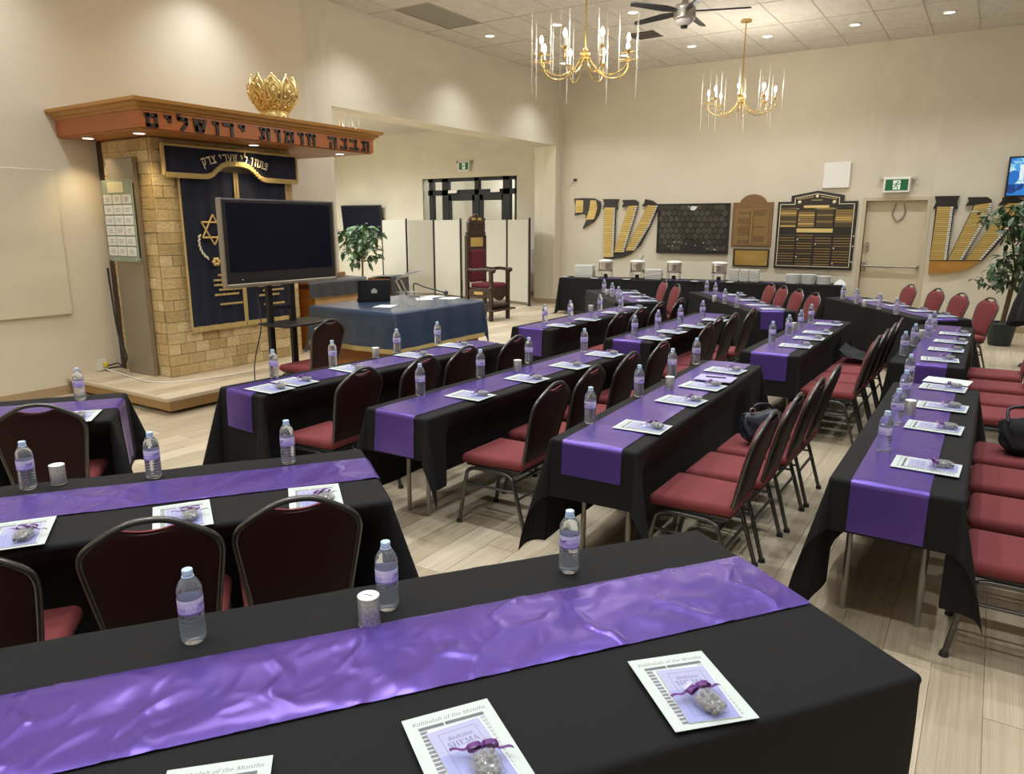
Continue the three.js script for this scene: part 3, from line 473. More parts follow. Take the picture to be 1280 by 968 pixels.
// reading table under blue cloth and clear cover
const BH = 0.95;
{
  const zn = -5.58, zf = -7.12, x1 = -5.04, x0 = -6.28, cx = (x0 + x1) / 2, cz = (zn + zf) / 2, W = x1 - x0, L = zn - zf;
  const t = thing('reading_table', 'oak reading table under a blue gold-fringed cloth', 'table', [cx, 0, cz]);
  mesh('table_body', [span(-W / 2 + 0.04, W / 2 - 0.04, 0.08, BH - 0.03, -L / 2 + 0.04, L / 2 - 0.04)], bimahMat, t);
  mesh('plinth', span(-W / 2 + 0.07, W / 2 - 0.07, 0, 0.08, -L / 2 + 0.07, L / 2 - 0.07), MAT.darkWood, t);
  mesh('table_top', rbox(W - 0.02, 0.03, L - 0.02, 0.008, 0, BH - 0.016, 0), bimahMat, t);
  const c = tag(new THREE.Group(), 'blue velvet cloth under clear plastic with gold fringe hem', 'tablecloth'); c.name = numbered('blue_tablecloth'); c.position.set(cx, 0, cz); scene.add(c);
  const d = 0.42;
  const S = (s, q) => { const a = Math.max(Math.abs(s) - L / 2, 0), b = Math.max(Math.abs(q) - W / 2, 0), r = Math.hypot(a, b), sg = Math.sign(s), sq = Math.sign(q); if (r === 0) return [q, BH + 0.006, s]; const an = Math.atan2(b, a), g = 0.05 + 0.07 * Math.sin(2 * an) + 0.03 * Math.sin((Math.abs(s) < L / 2 ? s : q) * 17) , o = 0.012 + r * g; const rr2 = Math.min(r, d * (1 + 0.25 * Math.sin(2 * an))); return [Math.max(-W / 2, Math.min(W / 2, q)) + sq * o * Math.sin(an), BH + 0.006 - rr2 * Math.sqrt(1 - g * g), Math.max(-L / 2, Math.min(L / 2, s)) + sg * o * Math.cos(an)]; };
  const ex = (u, half) => { const k = half + d; return (u * 2 - 1) * k; };
  mesh('cloth', grid(90, 80, (u, v) => S(ex(u, L / 2), ex(v, W / 2))), MAT.blueCloth, c);
  const fr = [];
  const per = [[1, 0], [-1, 0], [0, 1], [0, -1]];
  for (const [a, b] of per) fr.push(grid(60, 2, (u, v) => { const q = (u * 2 - 1), s = a ? a * (L / 2 + d - 0.05 * v) : q * L / 2, w2 = b ? b * (W / 2 + d - 0.05 * v) : q * W / 2, p = S(s, w2); return [p[0] + b * 0.006, p[1] - 0.01, p[2] + a * 0.006]; }));
  mesh('gold_fringe', fr, Object.assign(MAT.fringe.clone(), { side: THREE.DoubleSide }), c);
  // laptop
  const l1 = onY(468, 378, BH + 0.008), lp = thing('laptop', 'black laptop open with a white cloud mark on its lid', 'laptop', [l1.x - 0.06, BH + 0.008, l1.z - 0.06], -0.72);
  mesh('base', rbox(0.26, 0.018, 0.37, 0.006, -0.11, 0.009, 0), MAT.black, lp);
  const lid = mesh('lid', rbox(0.012, 0.245, 0.37, 0.005, 0, 0.1225, 0), MAT.black, lp); lid.rotation.z = -0.2; lid.position.set(0.02, 0.014, 0);
  mesh('lid_mark', [cyl(0.022, 0.022, 0.002, 0, 0, 0, 20), cyl(0.016, 0.016, 0.002, 0.02, 0, 0.01, 16), cyl(0.015, 0.015, 0.002, -0.02, 0, 0.01, 16), box(0.064, 0.002, 0.012, 0, 0, 0.03)].map((g) => g.rotateX(Math.PI / 2).rotateY(Math.PI / 2).translate(0.0068, 0.125, 0)), MAT.white, lid);
  // music-stand style lectern holding a light tablet
  const s1 = onY(505, 366, BH + 0.008), st = thing('tablet_stand', 'silver tablet propped on a tilting stand beside the laptop', 'tablet', [s1.x, BH + 0.008, s1.z], 0.2);
  mesh('stand_base', rbox(0.18, 0.012, 0.2, 0.004, 0, 0.006, 0), MAT.black, st); mesh('arm', [bar([0, 0.01, 0.06], [-0.08, 0.16, 0.06], 0.012, 0.02), bar([-0.08, 0.16, 0.06], [0.06, 0.26, 0.02], 0.012, 0.02), bar([0, 0.01, -0.06], [-0.08, 0.16, -0.06], 0.012, 0.02)], MAT.steel, st);
  const tb = mesh('tablet', rbox(0.26, 0.012, 0.26, 0.005), M({ color: lin(0.5, 0.53, 0.58), roughness: 0.4 }), st); tb.position.set(0.06, 0.24, -0.04); tb.rotation.z = 0.35;
  // jars and papers
  const j1 = onY(515, 382, BH + 0.008), jr = thing('glass_pitcher', 'clear glass pitcher of water on the blue reading table', 'pitcher', [j1.x, BH + 0.008, j1.z]);
  mesh('body', lathe([[0, 0], [0.05, 0], [0.055, 0.06], [0.05, 0.13], [0.055, 0.15]], 20), MAT.crystal, jr); mesh('handle', tube([[0.05, 0.12, 0], [0.1, 0.11, 0], [0.1, 0.05, 0], [0.053, 0.03, 0]], 0.007, 20, 6), MAT.crystal, jr); mesh('rim', new THREE.TorusGeometry(0.055, 0.004, 6, 20).rotateX(Math.PI / 2).translate(0, 0.15, 0), MAT.steel, jr);
  const j2 = onY(503, 377, BH + 0.008), gl = thing('drinking_glass', 'short clear drinking glass beside the pitcher', 'glass', [j2.x, BH + 0.008, j2.z]);
  mesh('body', lathe([[0, 0], [0.03, 0], [0.036, 0.1]], 18), MAT.crystal, gl);
  for (const [x, y, r, n] of [[482, 383, 0.4, 'white paper sheet lying next to the laptop'], [540, 371, 0.1, 'papers and leaflets lying beside the glass pitcher'], [530, 374, 0.8, 'folded white leaflet beside the glass pitcher'], [562, 373, 0.3, 'white papers at the corner of the blue table']]) { const p = onY(x, y, BH + 0.01); const m = tag(mesh('loose_paper', rbox(0.2, 0.005, 0.26, 0.002, 0, 0.0025, 0, 1), MAT.paper), n, 'paper'); m.position.set(p.x, BH + 0.008, p.z); m.rotation.y = r; }
  const m0 = onY(545, 362, BH + 0.02), mic = thing('microphone', 'black microphone on a boom arm over the reading table', 'microphone', [-5.95, BH + 0.008, -6.95]);
  mesh('base', cyl(0.06, 0.07, 0.02, 0, 0.01, 0), MAT.black, mic); mesh('boom', tube([[0, 0.02, 0], [0, 0.16, 0], [0.12, 0.12, -0.06], [0.34, 0.06, -0.16]], 0.008, 30, 6), MAT.blackMetal, mic); mesh('head', sph(0.03, 0.36, 0.055, -0.17), MAT.black, mic);
}
// wooden lectern with dark covers standing behind, beside the ark
{
  const t = thing('wooden_lectern', 'oak lectern with a dark plastic covered cloth beside the ark', 'lectern', [-7.75, 0, -7.02], 0.0);
  mesh('side_post', [span(-0.05, 0.1, PLAT, 1.06, 0.36, 0.52)], bimahMat, t);
  mesh('body', [span(-0.42, -0.38, PLAT, 1.0, -0.5, 0.4), span(-0.38, 0.34, PLAT, 1.0, -0.5, -0.46), span(-0.38, 0.34, PLAT, 1.0, 0.36, 0.4), span(-0.38, 0.34, PLAT, PLAT + 0.04, -0.46, 0.36), span(-0.38, 0.34, 0.45, 0.48, -0.46, 0.36), span(0.31, 0.34, PLAT + 0.04, 0.45, -0.46, 0.36)], bimahMat, t);
  mesh('front_panel', rbox(0.03, 0.18, 0.86, 0.006, 0.36, 0.86, -0.05), oakMat, t);
  mesh('top', rbox(0.86, 0.04, 1.05, 0.01, -0.04, 1.09, -0.04), bimahMat, t);
  const c = mesh('dark_cover', grid(40, 24, (u, v) => { const q = -0.56 + 1.06 * u, s = v * 1.2; return s < 0.8 ? [-0.42 + s, 1.1175 + 0.004 * fbm(u * 9, v * 7, 3), q] : [0.402 + 0.02 * Math.abs(Math.sin(u * 15)) * (s - 0.8) * 3, 1.117 - (s - 0.8) * 0.55, q]; }), MAT.greyCloth); tag(c, 'dark grey cloth under clear plastic over the oak lectern', 'cloth'); c.position.set(-7.75, 0, -7.02);
  const books = [[0.0, 0.1, 0.26, 0.34, 0.04, 'leather', [0.16, 0.07, 0.03]], [0.02, -0.28, 0.24, 0.3, 0.05, 'tan', [0.30, 0.16, 0.07]], [0.0, 0.1, 0.22, 0.3, 0.02, 'white', [0.7, 0.68, 0.62]]];
  books.forEach(([x, z, w, d, h, n, col], i) => { const b = thing('prayer_book', ['brown leather bound book lying on the oak lectern', 'tan bound book lying on the oak lectern', 'open white paged book lying on top of a brown book'][i], 'book', [-7.75 + x, 1.128 + (i === 2 ? 0.041 : 0), -7.02 + z], 0.3 * i); mesh('cover', rbox(w, h, d, 0.004, 0, h / 2, 0), M({ color: lin(...col), roughness: 0.6 }), b); mesh('pages', box(w - 0.02, h - 0.012, d + 0.002, 0.008, h / 2, 0), MAT.paper, b); });
}
{
  const t = thing('covered_stand', 'small oak stand under a dark draped cover behind the laptop', 'stand', [-8.05, 0, -8.75], 0.2);
  mesh('body', [span(-0.2, 0.2, PLAT * 0, 0.98, -0.24, -0.2), span(-0.2, 0.2, 0, 0.98, 0.2, 0.24), span(-0.2, -0.16, 0, 0.98, -0.2, 0.2), span(-0.2, 0.2, 0.98, 1.01, -0.24, 0.24)], bimahMat, t);
  mesh('cover', grid(36, 20, (u, v) => { const q = (u - 0.5) * 0.56, e = v * 0.84; return e < 0.46 ? [-0.23 + e, 1.022 + 0.05 * v + 0.004 * fbm(u * 7, v * 6, 9), q] : [0.235 + 0.03 * (e - 0.46) + 0.015 * Math.abs(Math.sin(u * 13)) * (e - 0.46) * 3, 1.05 - (e - 0.46), q]; }), MAT.greyCloth, t);
}
function leafGeo(l, w) { return grid(2, 3, (u, v) => { const q = Math.sin(Math.PI * Math.min(1, v * 0.95 + 0.05)) * w, s = u * 2 - 1; return [s * q, -Math.abs(s) * q * -0.25 - v * v * l * 0.25, v * l]; }); }
function foliage(center, rx, ry, rz, n, l, k) {
  const out = [[], []], q = new THREE.Quaternion(), e = new THREE.Euler();
  for (let i = 0; i < n; i++) {
    let x, y, z; do { x = rr(-1, 1); y = rr(-1, 1); z = rr(-1, 1); } while (x * x + y * y + z * z > 1 || fbm(x * 2.2 + k, y * 2.2 + z * 2, 50 + k) < -0.13);
    const g = leafGeo(l * rr(0.7, 1.2), l * rr(0.17, 0.26)); e.set(rr(-0.3, 1.1), rr(0, 6.283), rr(-0.5, 0.5), 'YXZ'); g.applyQuaternion(q.setFromEuler(e)); out[rnd() < 0.6 ? 0 : 1].push(g.translate(center[0] + x * rx, center[1] + y * ry, center[2] + z * rz));
  }
  return out;
}
function tree(name, label, pos, parts, potR, potH, trunk, mats) {
  const t = thing(name, label, 'plant', pos);
  mesh('pot', lathe([[0, 0], [potR * 0.72, 0], [potR * 0.78, 0.02], [potR, potH - 0.04], [potR * 1.08, potH - 0.035], [potR * 1.08, potH], [potR * 0.95, potH], [potR * 0.92, potH - 0.05], [0, potH - 0.05]]), MAT.pot, t);
  mesh('soil', cyl(potR * 0.92, potR * 0.92, 0.02, 0, potH - 0.045, 0), MAT.soil, t);
  mesh('trunk', trunk, MAT.bark, t);
  const fs = [[], []]; for (const p of parts) foliage(...p).forEach((f, i) => fs[i].push(...f));
  fs.forEach((f, i) => { const m = mesh('foliage', f, mats[i], t); m.userData.kind = 'stuff'; });
  return t;
}
{
  const p = onZ(452, 325, -13.2);
  tree('potted_ficus', 'leafy grey-green potted ficus in front of the dark wall television', [p.x, 0, -13.2], [[[0, 1.35, 0], 0.5, 0.55, 0.45, 210, 0.24, 2], [[0.35, 1.62, 0.1], 0.5, 0.22, 0.3, 70, 0.24, 3], [[-0.5, 1.6, 0.1], 0.25, 0.15, 0.2, 18, 0.24, 4]], 0.22, 0.4, [tube([[0, 0.35, 0], [0.02, 0.9, 0], [-0.03, 1.5, 0]], 0.025, 20, 7), tube([[0.02, 0.8, 0], [0.15, 1.2, 0.1], [0.3, 1.55, 0.1]], 0.015, 16, 6)], [MAT.leafA, MAT.leafB]);
  const q = onY(1249, 430, 0);
  tree('ficus_tree', 'tall ficus tree in a dark green pot below the blue screen', [0.21, 0, -13.6], [[[0.22, 1.75, 0], 0.42, 0.5, 0.4, 330, 0.16, 5], [[0.05, 1.15, 0.1], 0.34, 0.3, 0.3, 150, 0.15, 6], [[-0.15, 1.05, 0.1], 0.3, 0.16, 0.2, 60, 0.14, 9], [[0.0, 1.95, 0.05], 0.55, 0.18, 0.25, 110, 0.15, 8]], 0.2, 0.36, [tube([[0, 0.3, 0], [0.05, 0.8, 0], [0.1, 1.3, 0.02], [0.2, 2.1, 0]], 0.035, 20, 8), tube([[0.08, 1.1, 0], [0.0, 1.5, 0.05], [-0.1, 1.9, 0.05]], 0.016, 14, 6)], [MAT.leafA, MAT.leafB]);
}
// ---------------------------------------------------------------- folding screens and throne
{
  const posts = [[478, -14.95], [508.4, -14.65], [543, -15.05], [576, -14.7], [606, -14.95], [634, -14.55], [662, -14.3]].map(([x, z]) => onZ(x, 300, z));
  const t = thing('folding_screen', 'white folding screen of six panels with black posts behind the throne', 'screen', [0, 0, 0]);
  for (let i = 0; i < 6; i++) { const a = posts[i], b = posts[i + 1], dx = b.x - a.x, dz = b.z - a.z, l = Math.hypot(dx, dz), m = mesh('panel', rbox(l - 0.07, 1.86, 0.03, 0.01, 0, 1.0, 0), MAT.screenPanel, t); m.position.set((a.x + b.x) / 2, 0, (a.z + b.z) / 2); m.rotation.y = -Math.atan2(dz, dx); }
  posts.forEach((p, i) => { mesh('post', [cyl(0.022, 0.022, 1.97, p.x, 0.985, p.z, 12), cyl(0.05, 0.05, 0.02, p.x, 0.01, p.z, 14)], MAT.blackMetal, t); if (i === 2 || i === 4) mesh('post_sleeve', cyl(0.023, 0.023, 1.9, p.x + 0.045, 0.985, p.z + 0.01, 12), MAT.greyMetal, t); });
}
{
  const t = thing('throne', 'tall carved dark wooden throne with red velvet seat', 'throne', [-8.28, 0, -11.87]);   // faces +x
  const lw = 0.07, hw = 0.29;
  for (const s of [-1, 1]) {
    mesh('leg', [rbox(lw, 0.98, lw, 0.01, 0.28, 0.49, s * hw), sph(0.05, 0.28, 0.62, s * hw, 10), sph(0.045, 0.28, 0.12, s * hw, 10), sph(0.048, 0.28, 0.80, s * hw, 10)], MAT.darkWood, t);
    mesh('leg', [rbox(lw, 1.62, lw, 0.01, -0.28, 0.81, s * hw)], MAT.darkWood, t);
    mesh('armrest', [tube([[-0.27, 0.98, s * hw], [-0.1, 0.965, s * hw], [0.1, 0.985, s * hw], [0.33, 0.965, s * hw]], 0.032, 24, 8), sph(0.05, 0.335, 0.965, s * hw, 10)], MAT.darkWood, t);
    mesh('side_rail', [rbox(0.5, 0.15, 0.035, 0.006, 0, 0.52, s * hw), rbox(0.5, 0.14, 0.03, 0.006, 0, 0.25, s * hw)], MAT.darkWood, t);
    for (const y of [0.53, 0.26]) mesh('gold_plate', box(0.2, 0.055, 0.008, 0.0, y, s * (hw + 0.021)), MAT.plateGold, t);
  }
  mesh('front_rail', [rbox(0.035, 0.13, 0.52, 0.006, 0.28, 0.53, 0), ext(new THREE.Shape().moveTo(-0.24, 0).quadraticCurveTo(-0.16, -0.02, -0.1, -0.07).quadraticCurveTo(0, -0.12, 0.1, -0.07).quadraticCurveTo(0.16, -0.02, 0.24, 0), 0.025).rotateY(Math.PI / 2).translate(0.27, 0.47, 0)], MAT.darkWood, t);
  mesh('footrest', [rbox(0.5, 0.05, 0.56, 0.01, 0.1, 0.3, 0), rbox(0.16, 0.03, 0.74, 0.008, 0.34, 0.21, 0), rbox(0.03, 0.12, 0.52, 0.006, 0.29, 0.25, 0)], MAT.darkWood, t);
  mesh('seat', rbox(0.54, 0.06, 0.56, 0.012, 0, 0.60, 0), MAT.darkWood, t);
  mesh('seat_cushion', rbox(0.5, 0.1, 0.52, 0.045, 0.02, 0.665, 0, 4), MAT.velvet, t);
  mesh('back_cushion', rbox(0.07, 0.62, 0.46, 0.03, -0.25, 1.03, 0, 4), MAT.velvet, t);
  const back = mesh('backrest', [rbox(0.05, 0.34, 0.52, 0.01, -0.28, 1.48, 0), rbox(0.07, 0.06, 0.6, 0.012, -0.28, 1.655, 0), rbox(0.06, 0.05, 0.56, 0.01, -0.28, 1.34, 0), ext(new THREE.Shape().moveTo(-0.25, 0).lineTo(-0.25, 0.2).quadraticCurveTo(-0.23, 0.32, 0, 0.34).quadraticCurveTo(0.23, 0.32, 0.25, 0.2).lineTo(0.25, 0), 0.045, 0.006).rotateY(Math.PI / 2).translate(-0.305, 1.65, 0), sph(0.045, -0.28, 2.0, 0, 10), rbox(0.06, 0.03, 0.5, 0.008, -0.27, 1.86, 0)], MAT.darkWood, t);
  mesh('gold_panel', rbox(0.01, 0.17, 0.4, 0.003, -0.252, 1.49, 0), MAT.plateGold, back);
  mesh('gold_inlay', [rbox(0.01, 0.05, 0.13, 0.003, -0.254, 1.93, 0.1), rbox(0.01, 0.05, 0.13, 0.003, -0.254, 1.93, -0.1)], MAT.plateGold, back);
  const cv = []; for (let k = 0; k < 7; k++) cv.push(new THREE.TorusGeometry(0.028, 0.009, 6, 12).rotateY(Math.PI / 2).translate(-0.252, 1.76 + 0.05 * Math.sin(k * 2), -0.2 + k * 0.067)); for (const s of [-1, 1]) for (let k = 0; k < 4; k++) cv.push(sph(0.02, -0.252, 1.70 + k * 0.05, s * 0.23, 6));
  mesh('carving', cv, MAT.darkWood, back);
}
// ---------------------------------------------------------------- alcove: glazed doors, wall television, exit sign
{
  const w = aR - aL, fm = M({ color: lin(0.012, 0.013, 0.013), roughness: 0.35, metalness: 0.4 });
  const Z = ZA - 0.14, y1 = aT - 0.0, yt = onZ(590, 240, ZA).y, xs = [0.075, 0.235, 0.575, 0.88, 0.985].map((k) => aL + w * k);
  const f = struct('door_1', [span(aL + 0.12, aR, y1 - 0.09, y1, Z - 0.06, Z + 0.06), span(aL + 0.12, aR, yt - 0.07, yt + 0.07, Z - 0.06, Z + 0.06), ...xs.map((x, i) => span(x - (i === 1 || i === 3 ? 0.11 : 0.07), x + (i === 1 || i === 3 ? 0.11 : 0.07), 0, y1, Z - 0.06, Z + 0.06))], fm);
  for (let i = 0; i < 4; i++) { mesh('pane', span(xs[i] + 0.1, xs[i + 1] - 0.1, yt + 0.07, y1 - 0.09, Z - 0.004, Z + 0.004), MAT.glass, f); mesh('pane', span(xs[i] + 0.1, xs[i + 1] - 0.1, 0.1, yt - 0.07, Z - 0.004, Z + 0.004), MAT.glass, f); }
  for (const [i, j] of [[1, 2], [2, 3]]) { const a = xs[i] + 0.1, b = xs[j] - 0.06, d = mesh('door_leaf', [span(a, b, 0.02, 0.28, Z + 0.01, Z + 0.05), span(a, b, yt - 0.22, yt - 0.07, Z + 0.01, Z + 0.05), span(a, a + 0.1, 0.02, yt - 0.07, Z + 0.01, Z + 0.05), span(b - 0.1, b, 0.02, yt - 0.07, Z + 0.01, Z + 0.05)], fm, f); mesh('door_closer', rbox(0.3, 0.09, 0.07, 0.01, i === 1 ? a + 0.2 : b - 0.25, yt + 0.02, Z + 0.1), MAT.steel, d); }
  // vestibule behind the glass
  struct('wall_vestibule', [span(aL - 0.6, aR + 0.6, 0, 3.6, ZA - 3.0, ZA - 2.8), span(aL - 0.8, aL - 0.6, 0, 3.6, ZA - 3.0, ZA - 0.3), span(aR + 0.6, aR + 0.8, 0, 3.6, ZA - 3.0, ZA - 0.3)], MAT.wall);
  struct('ceiling_vestibule', span(aL - 0.8, aR + 0.8, 3.6, 3.8, ZA - 3.0, ZA - 0.3), MAT.trimWhite);
  const vl = thing('vestibule_light', 'flat ceiling light in the vestibule behind the glass doors', 'ceiling light', [(aL + aR) / 2, 3.59, ZA - 1.6]); mesh('housing', rbox(0.5, 0.04, 0.5, 0.01), MAT.trimWhite, vl); mesh('diffuser', box(0.44, 0.01, 0.44, 0, -0.024, 0), MAT.lens, vl);
  const pl = new THREE.PointLight(DOWN, LAMP.vestibule, 0, 2); pl.position.set(0, -0.12, 0); pl.castShadow = true; pl.shadow.radius = 5; vl.add(pl);
  const tv = onZ(453, 277, ZA + 0.12), t = thing('wall_television', 'dark wall television tilted above the potted ficus in the alcove', 'television', [tv.x, tv.y, ZA + 0.12]); t.rotation.x = 0.1;
  mesh('housing', rbox(1.62, 0.95, 0.06, 0.02), MAT.black, t); mesh('screen', box(1.54, 0.86, 0.004, 0, 0.01, 0.031), MAT.screen, t); mesh('wall_bracket', span(-0.2, 0.2, -0.15, 0.15, -0.11, -0.03), MAT.blackMetal, t);
}
function exitSign(label, x, y, z, w, h) {
  const t = thing('exit_sign', label, 'exit sign', [x, y, z]);
  mesh('housing', rbox(w, h, 0.09, 0.012, 0, 0, 0.045), MAT.trimWhite, t);
  const tex = canvasTex(256, 160, (c, W, H) => {
    c.fillStyle = '#0d5c33'; c.fillRect(0, 0, W, H); c.fillStyle = '#dfeee2'; c.fillRect(86, 14, 84, 132); c.fillStyle = '#0d5c33';
    c.beginPath(); c.arc(140, 38, 11, 0, 7); c.fill(); c.lineCap = 'round'; c.strokeStyle = '#0d5c33'; c.lineWidth = 15; const L = (p) => { c.beginPath(); p.forEach(([a, b], i) => i ? c.lineTo(a, b) : c.moveTo(a, b)); c.stroke(); };
    L([[130, 58], [118, 92]]); c.lineWidth = 10; L([[130, 60], [104, 66], [98, 84]]); L([[130, 62], [150, 76], [162, 66]]); L([[118, 92], [140, 108], [136, 136]]); L([[118, 92], [106, 118], [88, 122]]);
  });
  mesh('face', new THREE.PlaneGeometry(w * 0.84, h * 0.72).translate(0, 0, 0.0915), M({ map: tex, emissive: 0xffffff, emissiveMap: tex, emissiveIntensity: 0.35, roughness: 0.4 }), t);
  for (const s of [-1, 1]) mesh('spot_head', [cyl(0.035, 0.028, 0.05, 0, 0, 0, 12).rotateX(Math.PI / 2 - 0.3).translate(s * (w / 2 + 0.05), h * 0.42, 0.05), rod([s * w / 2, h * 0.4, 0.04], [s * (w / 2 + 0.05), h * 0.42, 0.04], 0.012)], MAT.greyMetal, t);
}
{ const a = onZ(582, 208, ZA); exitSign('green exit sign above the black glazed double doors', a.x, a.y, ZA, 0.36, 0.26); const b = onZ(1121.5, 231.5, ZB); exitSign('green exit sign above the cream exit door', b.x, b.y, ZB, 0.44, 0.27); }
// cream exit door in the back wall
{
  const f = struct('door_2', [span(dx0 - 0.06, dx0, 0, doorTop + 0.06, ZB - 0.16, ZB + 0.012), span(dx1, dx1 + 0.06, 0, doorTop + 0.06, ZB - 0.16, ZB + 0.012), span(dx0, dx1, doorTop, doorTop + 0.06, ZB - 0.16, ZB + 0.012)], MAT.doorFrame);
  const leaf = mesh('door_leaf', rbox(dx1 - dx0 - 0.012, doorTop - 0.012, 0.045, 0.006, (dx0 + dx1) / 2, doorTop / 2 + 0.002, ZB - 0.12), MAT.doorPaint, f);
  const yb = onZ(1110, 333.5, ZB).y, b0 = dx0 + 0.02, b1 = dx1 - 0.06;
  mesh('push_bar', [rod([b0, yb, ZB - 0.03], [b1, yb, ZB - 0.03], 0.018), rbox(0.07, 0.16, 0.06, 0.012, b0 + 0.03, yb, ZB - 0.065), rbox(0.05, 0.06, 0.06, 0.01, b1, yb, ZB - 0.065), rbox((b1 - b0) * 0.5, 0.045, 0.03, 0.008, b0 + (b1 - b0) * 0.35, yb, ZB - 0.04)], MAT.greyMetal, leaf);
  mesh('lock', [cyl(0.035, 0.035, 0.03, 0, 0, 0, 18).rotateX(Math.PI / 2).translate(dx0 + 0.08, yb + 0.40, ZB - 0.085), cyl(0.035, 0.035, 0.03, 0, 0, 0, 18).rotateX(Math.PI / 2).translate(dx0 + 0.08, yb + 0.31, ZB - 0.085)], MAT.greyMetal, leaf);
  const c = onZ(1123, 262, ZB); tag(mesh('hanging_cord', tube([[c.x - 0.06, doorTop - 0.05, ZB - 0.085], [c.x - 0.1, c.y - 0.08, ZB - 0.08], [c.x, c.y - 0.2, ZB - 0.08], [c.x + 0.1, c.y - 0.08, ZB - 0.08], [c.x + 0.07, doorTop - 0.05, ZB - 0.085]], 0.012, 40, 8), MAT.greyMetal), 'beige cord loop hanging on the cream exit door', 'cord');
  const s0 = onZ(1031, 204, ZB), s1 = onZ(1062, 235, ZB); tag(mesh('wall_speaker', rbox(s1.x - s0.x, s0.y - s1.y, 0.05, 0.012, (s0.x + s1.x) / 2, (s0.y + s1.y) / 2, ZB + 0.026), MAT.trimWhite), 'plain white square box on the wall above the black name board', 'speaker');
  const cam = onZ(720, 225, ZB), st = thing('wall_camera', 'tiny dark wall camera with a curling cable above the gold yod letter', 'camera', [cam.x, cam.y, ZB]); mesh('housing', rbox(0.06, 0.05, 0.08, 0.012, 0, 0, 0.04), MAT.black, st); mesh('cable', tube([[-0.03, 0, 0.02], [-0.12, -0.1, 0.012], [-0.25, -0.18, 0.012], [-0.34, -0.16, 0.012]], 0.006, 24, 5), MAT.trimWhite, st);
  // screen at the right edge
  const a = onZ(1262, 197, ZB + 0.1), t = thing('blue_wall_screen', 'wall screen showing a blue and white picture above the ficus tree', 'television', [a.x + 0.56, a.y - 0.315, ZB + 0.1]);
  mesh('housing', rbox(1.12, 0.66, 0.05, 0.012), MAT.black, t);
  const tex = canvasTex(512, 300, (g, W, H) => { g.fillStyle = '#2b7fd6'; g.fillRect(0, 0, W, H); for (let i = 0; i < 60; i++) { g.fillStyle = ['#1d5fb8', '#4aa3ea', '#7fc4f2', '#2470c8', '#bfe3f7', '#173f86'][(hash(i, 1, 2) * 6) | 0]; g.beginPath(); g.ellipse(hash(i, 2, 3) * W, hash(i, 3, 4) * H, 12 + 60 * hash(i, 4, 5), 6 + 40 * hash(i, 5, 6), hash(i, 6, 7) * 3, 0, 7); g.fill(); } g.fillStyle = '#e8f4fb'; g.fillRect(70, 60, 26, 120); g.fillRect(60, 190, 50, 14); });
  mesh('screen', new THREE.PlaneGeometry(1.06, 0.60).translate(0, 0, 0.0265), M({ map: tex, emissive: 0xffffff, emissiveMap: tex, emissiveIntensity: 0.8, roughness: 0.3 }), t); mesh('wall_bracket', span(-0.15, 0.15, -0.12, 0.12, -0.1, -0.02), MAT.blackMetal, t);
}
// ---------------------------------------------------------------- letter boards on the back wall
function zoomPt(ox, oy, s) { return ([x, y]) => { const p = onZ(ox + x / s, oy + y / s, ZB + 0.05); return [p.x, p.y]; }; }
function letterBoard(label, category, toWall, shapes, limbs, base) {
  const pts = shapes.flat().map(toWall), cx = pts.reduce((s, p) => s + p[0], 0) / pts.length, y0 = Math.min(...pts.map((p) => p[1]));
  const t = thing('letter_board', label, category, [cx, y0, ZB]);
  const P = (q) => { const p = toWall(q); return [p[0] - cx, p[1] - y0]; };
  mesh('backing', shapes.map((s) => ext(poly(s.map(P)), 0.05)), MAT.boardDark, t);
  const bulbs = [];
  for (const { left, right, rows, lights } of limbs) {
    const at = (pl, v) => { const L = pl.map(P); let d = [0]; for (let i = 1; i < L.length; i++) d.push(d[i - 1] + Math.abs(L[i][1] - L[i - 1][1])); const s = v * d[d.length - 1]; for (let i = 1; i < L.length; i++) if (s <= d[i] + 1e-9) { const k = (s - d[i - 1]) / (d[i] - d[i - 1] || 1); return [L[i - 1][0] + (L[i][0] - L[i - 1][0]) * k, L[i - 1][1] + (L[i][1] - L[i - 1][1]) * k]; } return L[L.length - 1]; };
    for (let r = 0; r < rows; r++) {
      const v0 = (r + 0.06) / rows, v1 = (r + 0.90) / rows, a = at(left, v0), b = at(right, v0), c = at(right, v1), d = at(left, v1);
      mesh('name_plate', ext(poly([a, b, c, d]), 0.012).translate(0, 0, 0.05), [MAT.plateGold, MAT.plateGold, MAT.plateBright][(hash(r, rows, 7) * 3) | 0], t);
      if (lights) { const m = [(b[0] + c[0]) / 2, (b[1] + c[1]) / 2]; bulbs.push(rbox(0.042, 0.027, 0.03, 0.008, m[0] + 0.014, m[1], 0.055, 1)); }
    }
  }
  if (bulbs.length) { const m = mesh('marker_bulbs', bulbs, MAT.white, t); m.userData.kind = 'stuff'; }
  if (base) mesh('wood_base', ext(poly(base.map(P)), 0.056), corniceMat, t);
  return t;
}
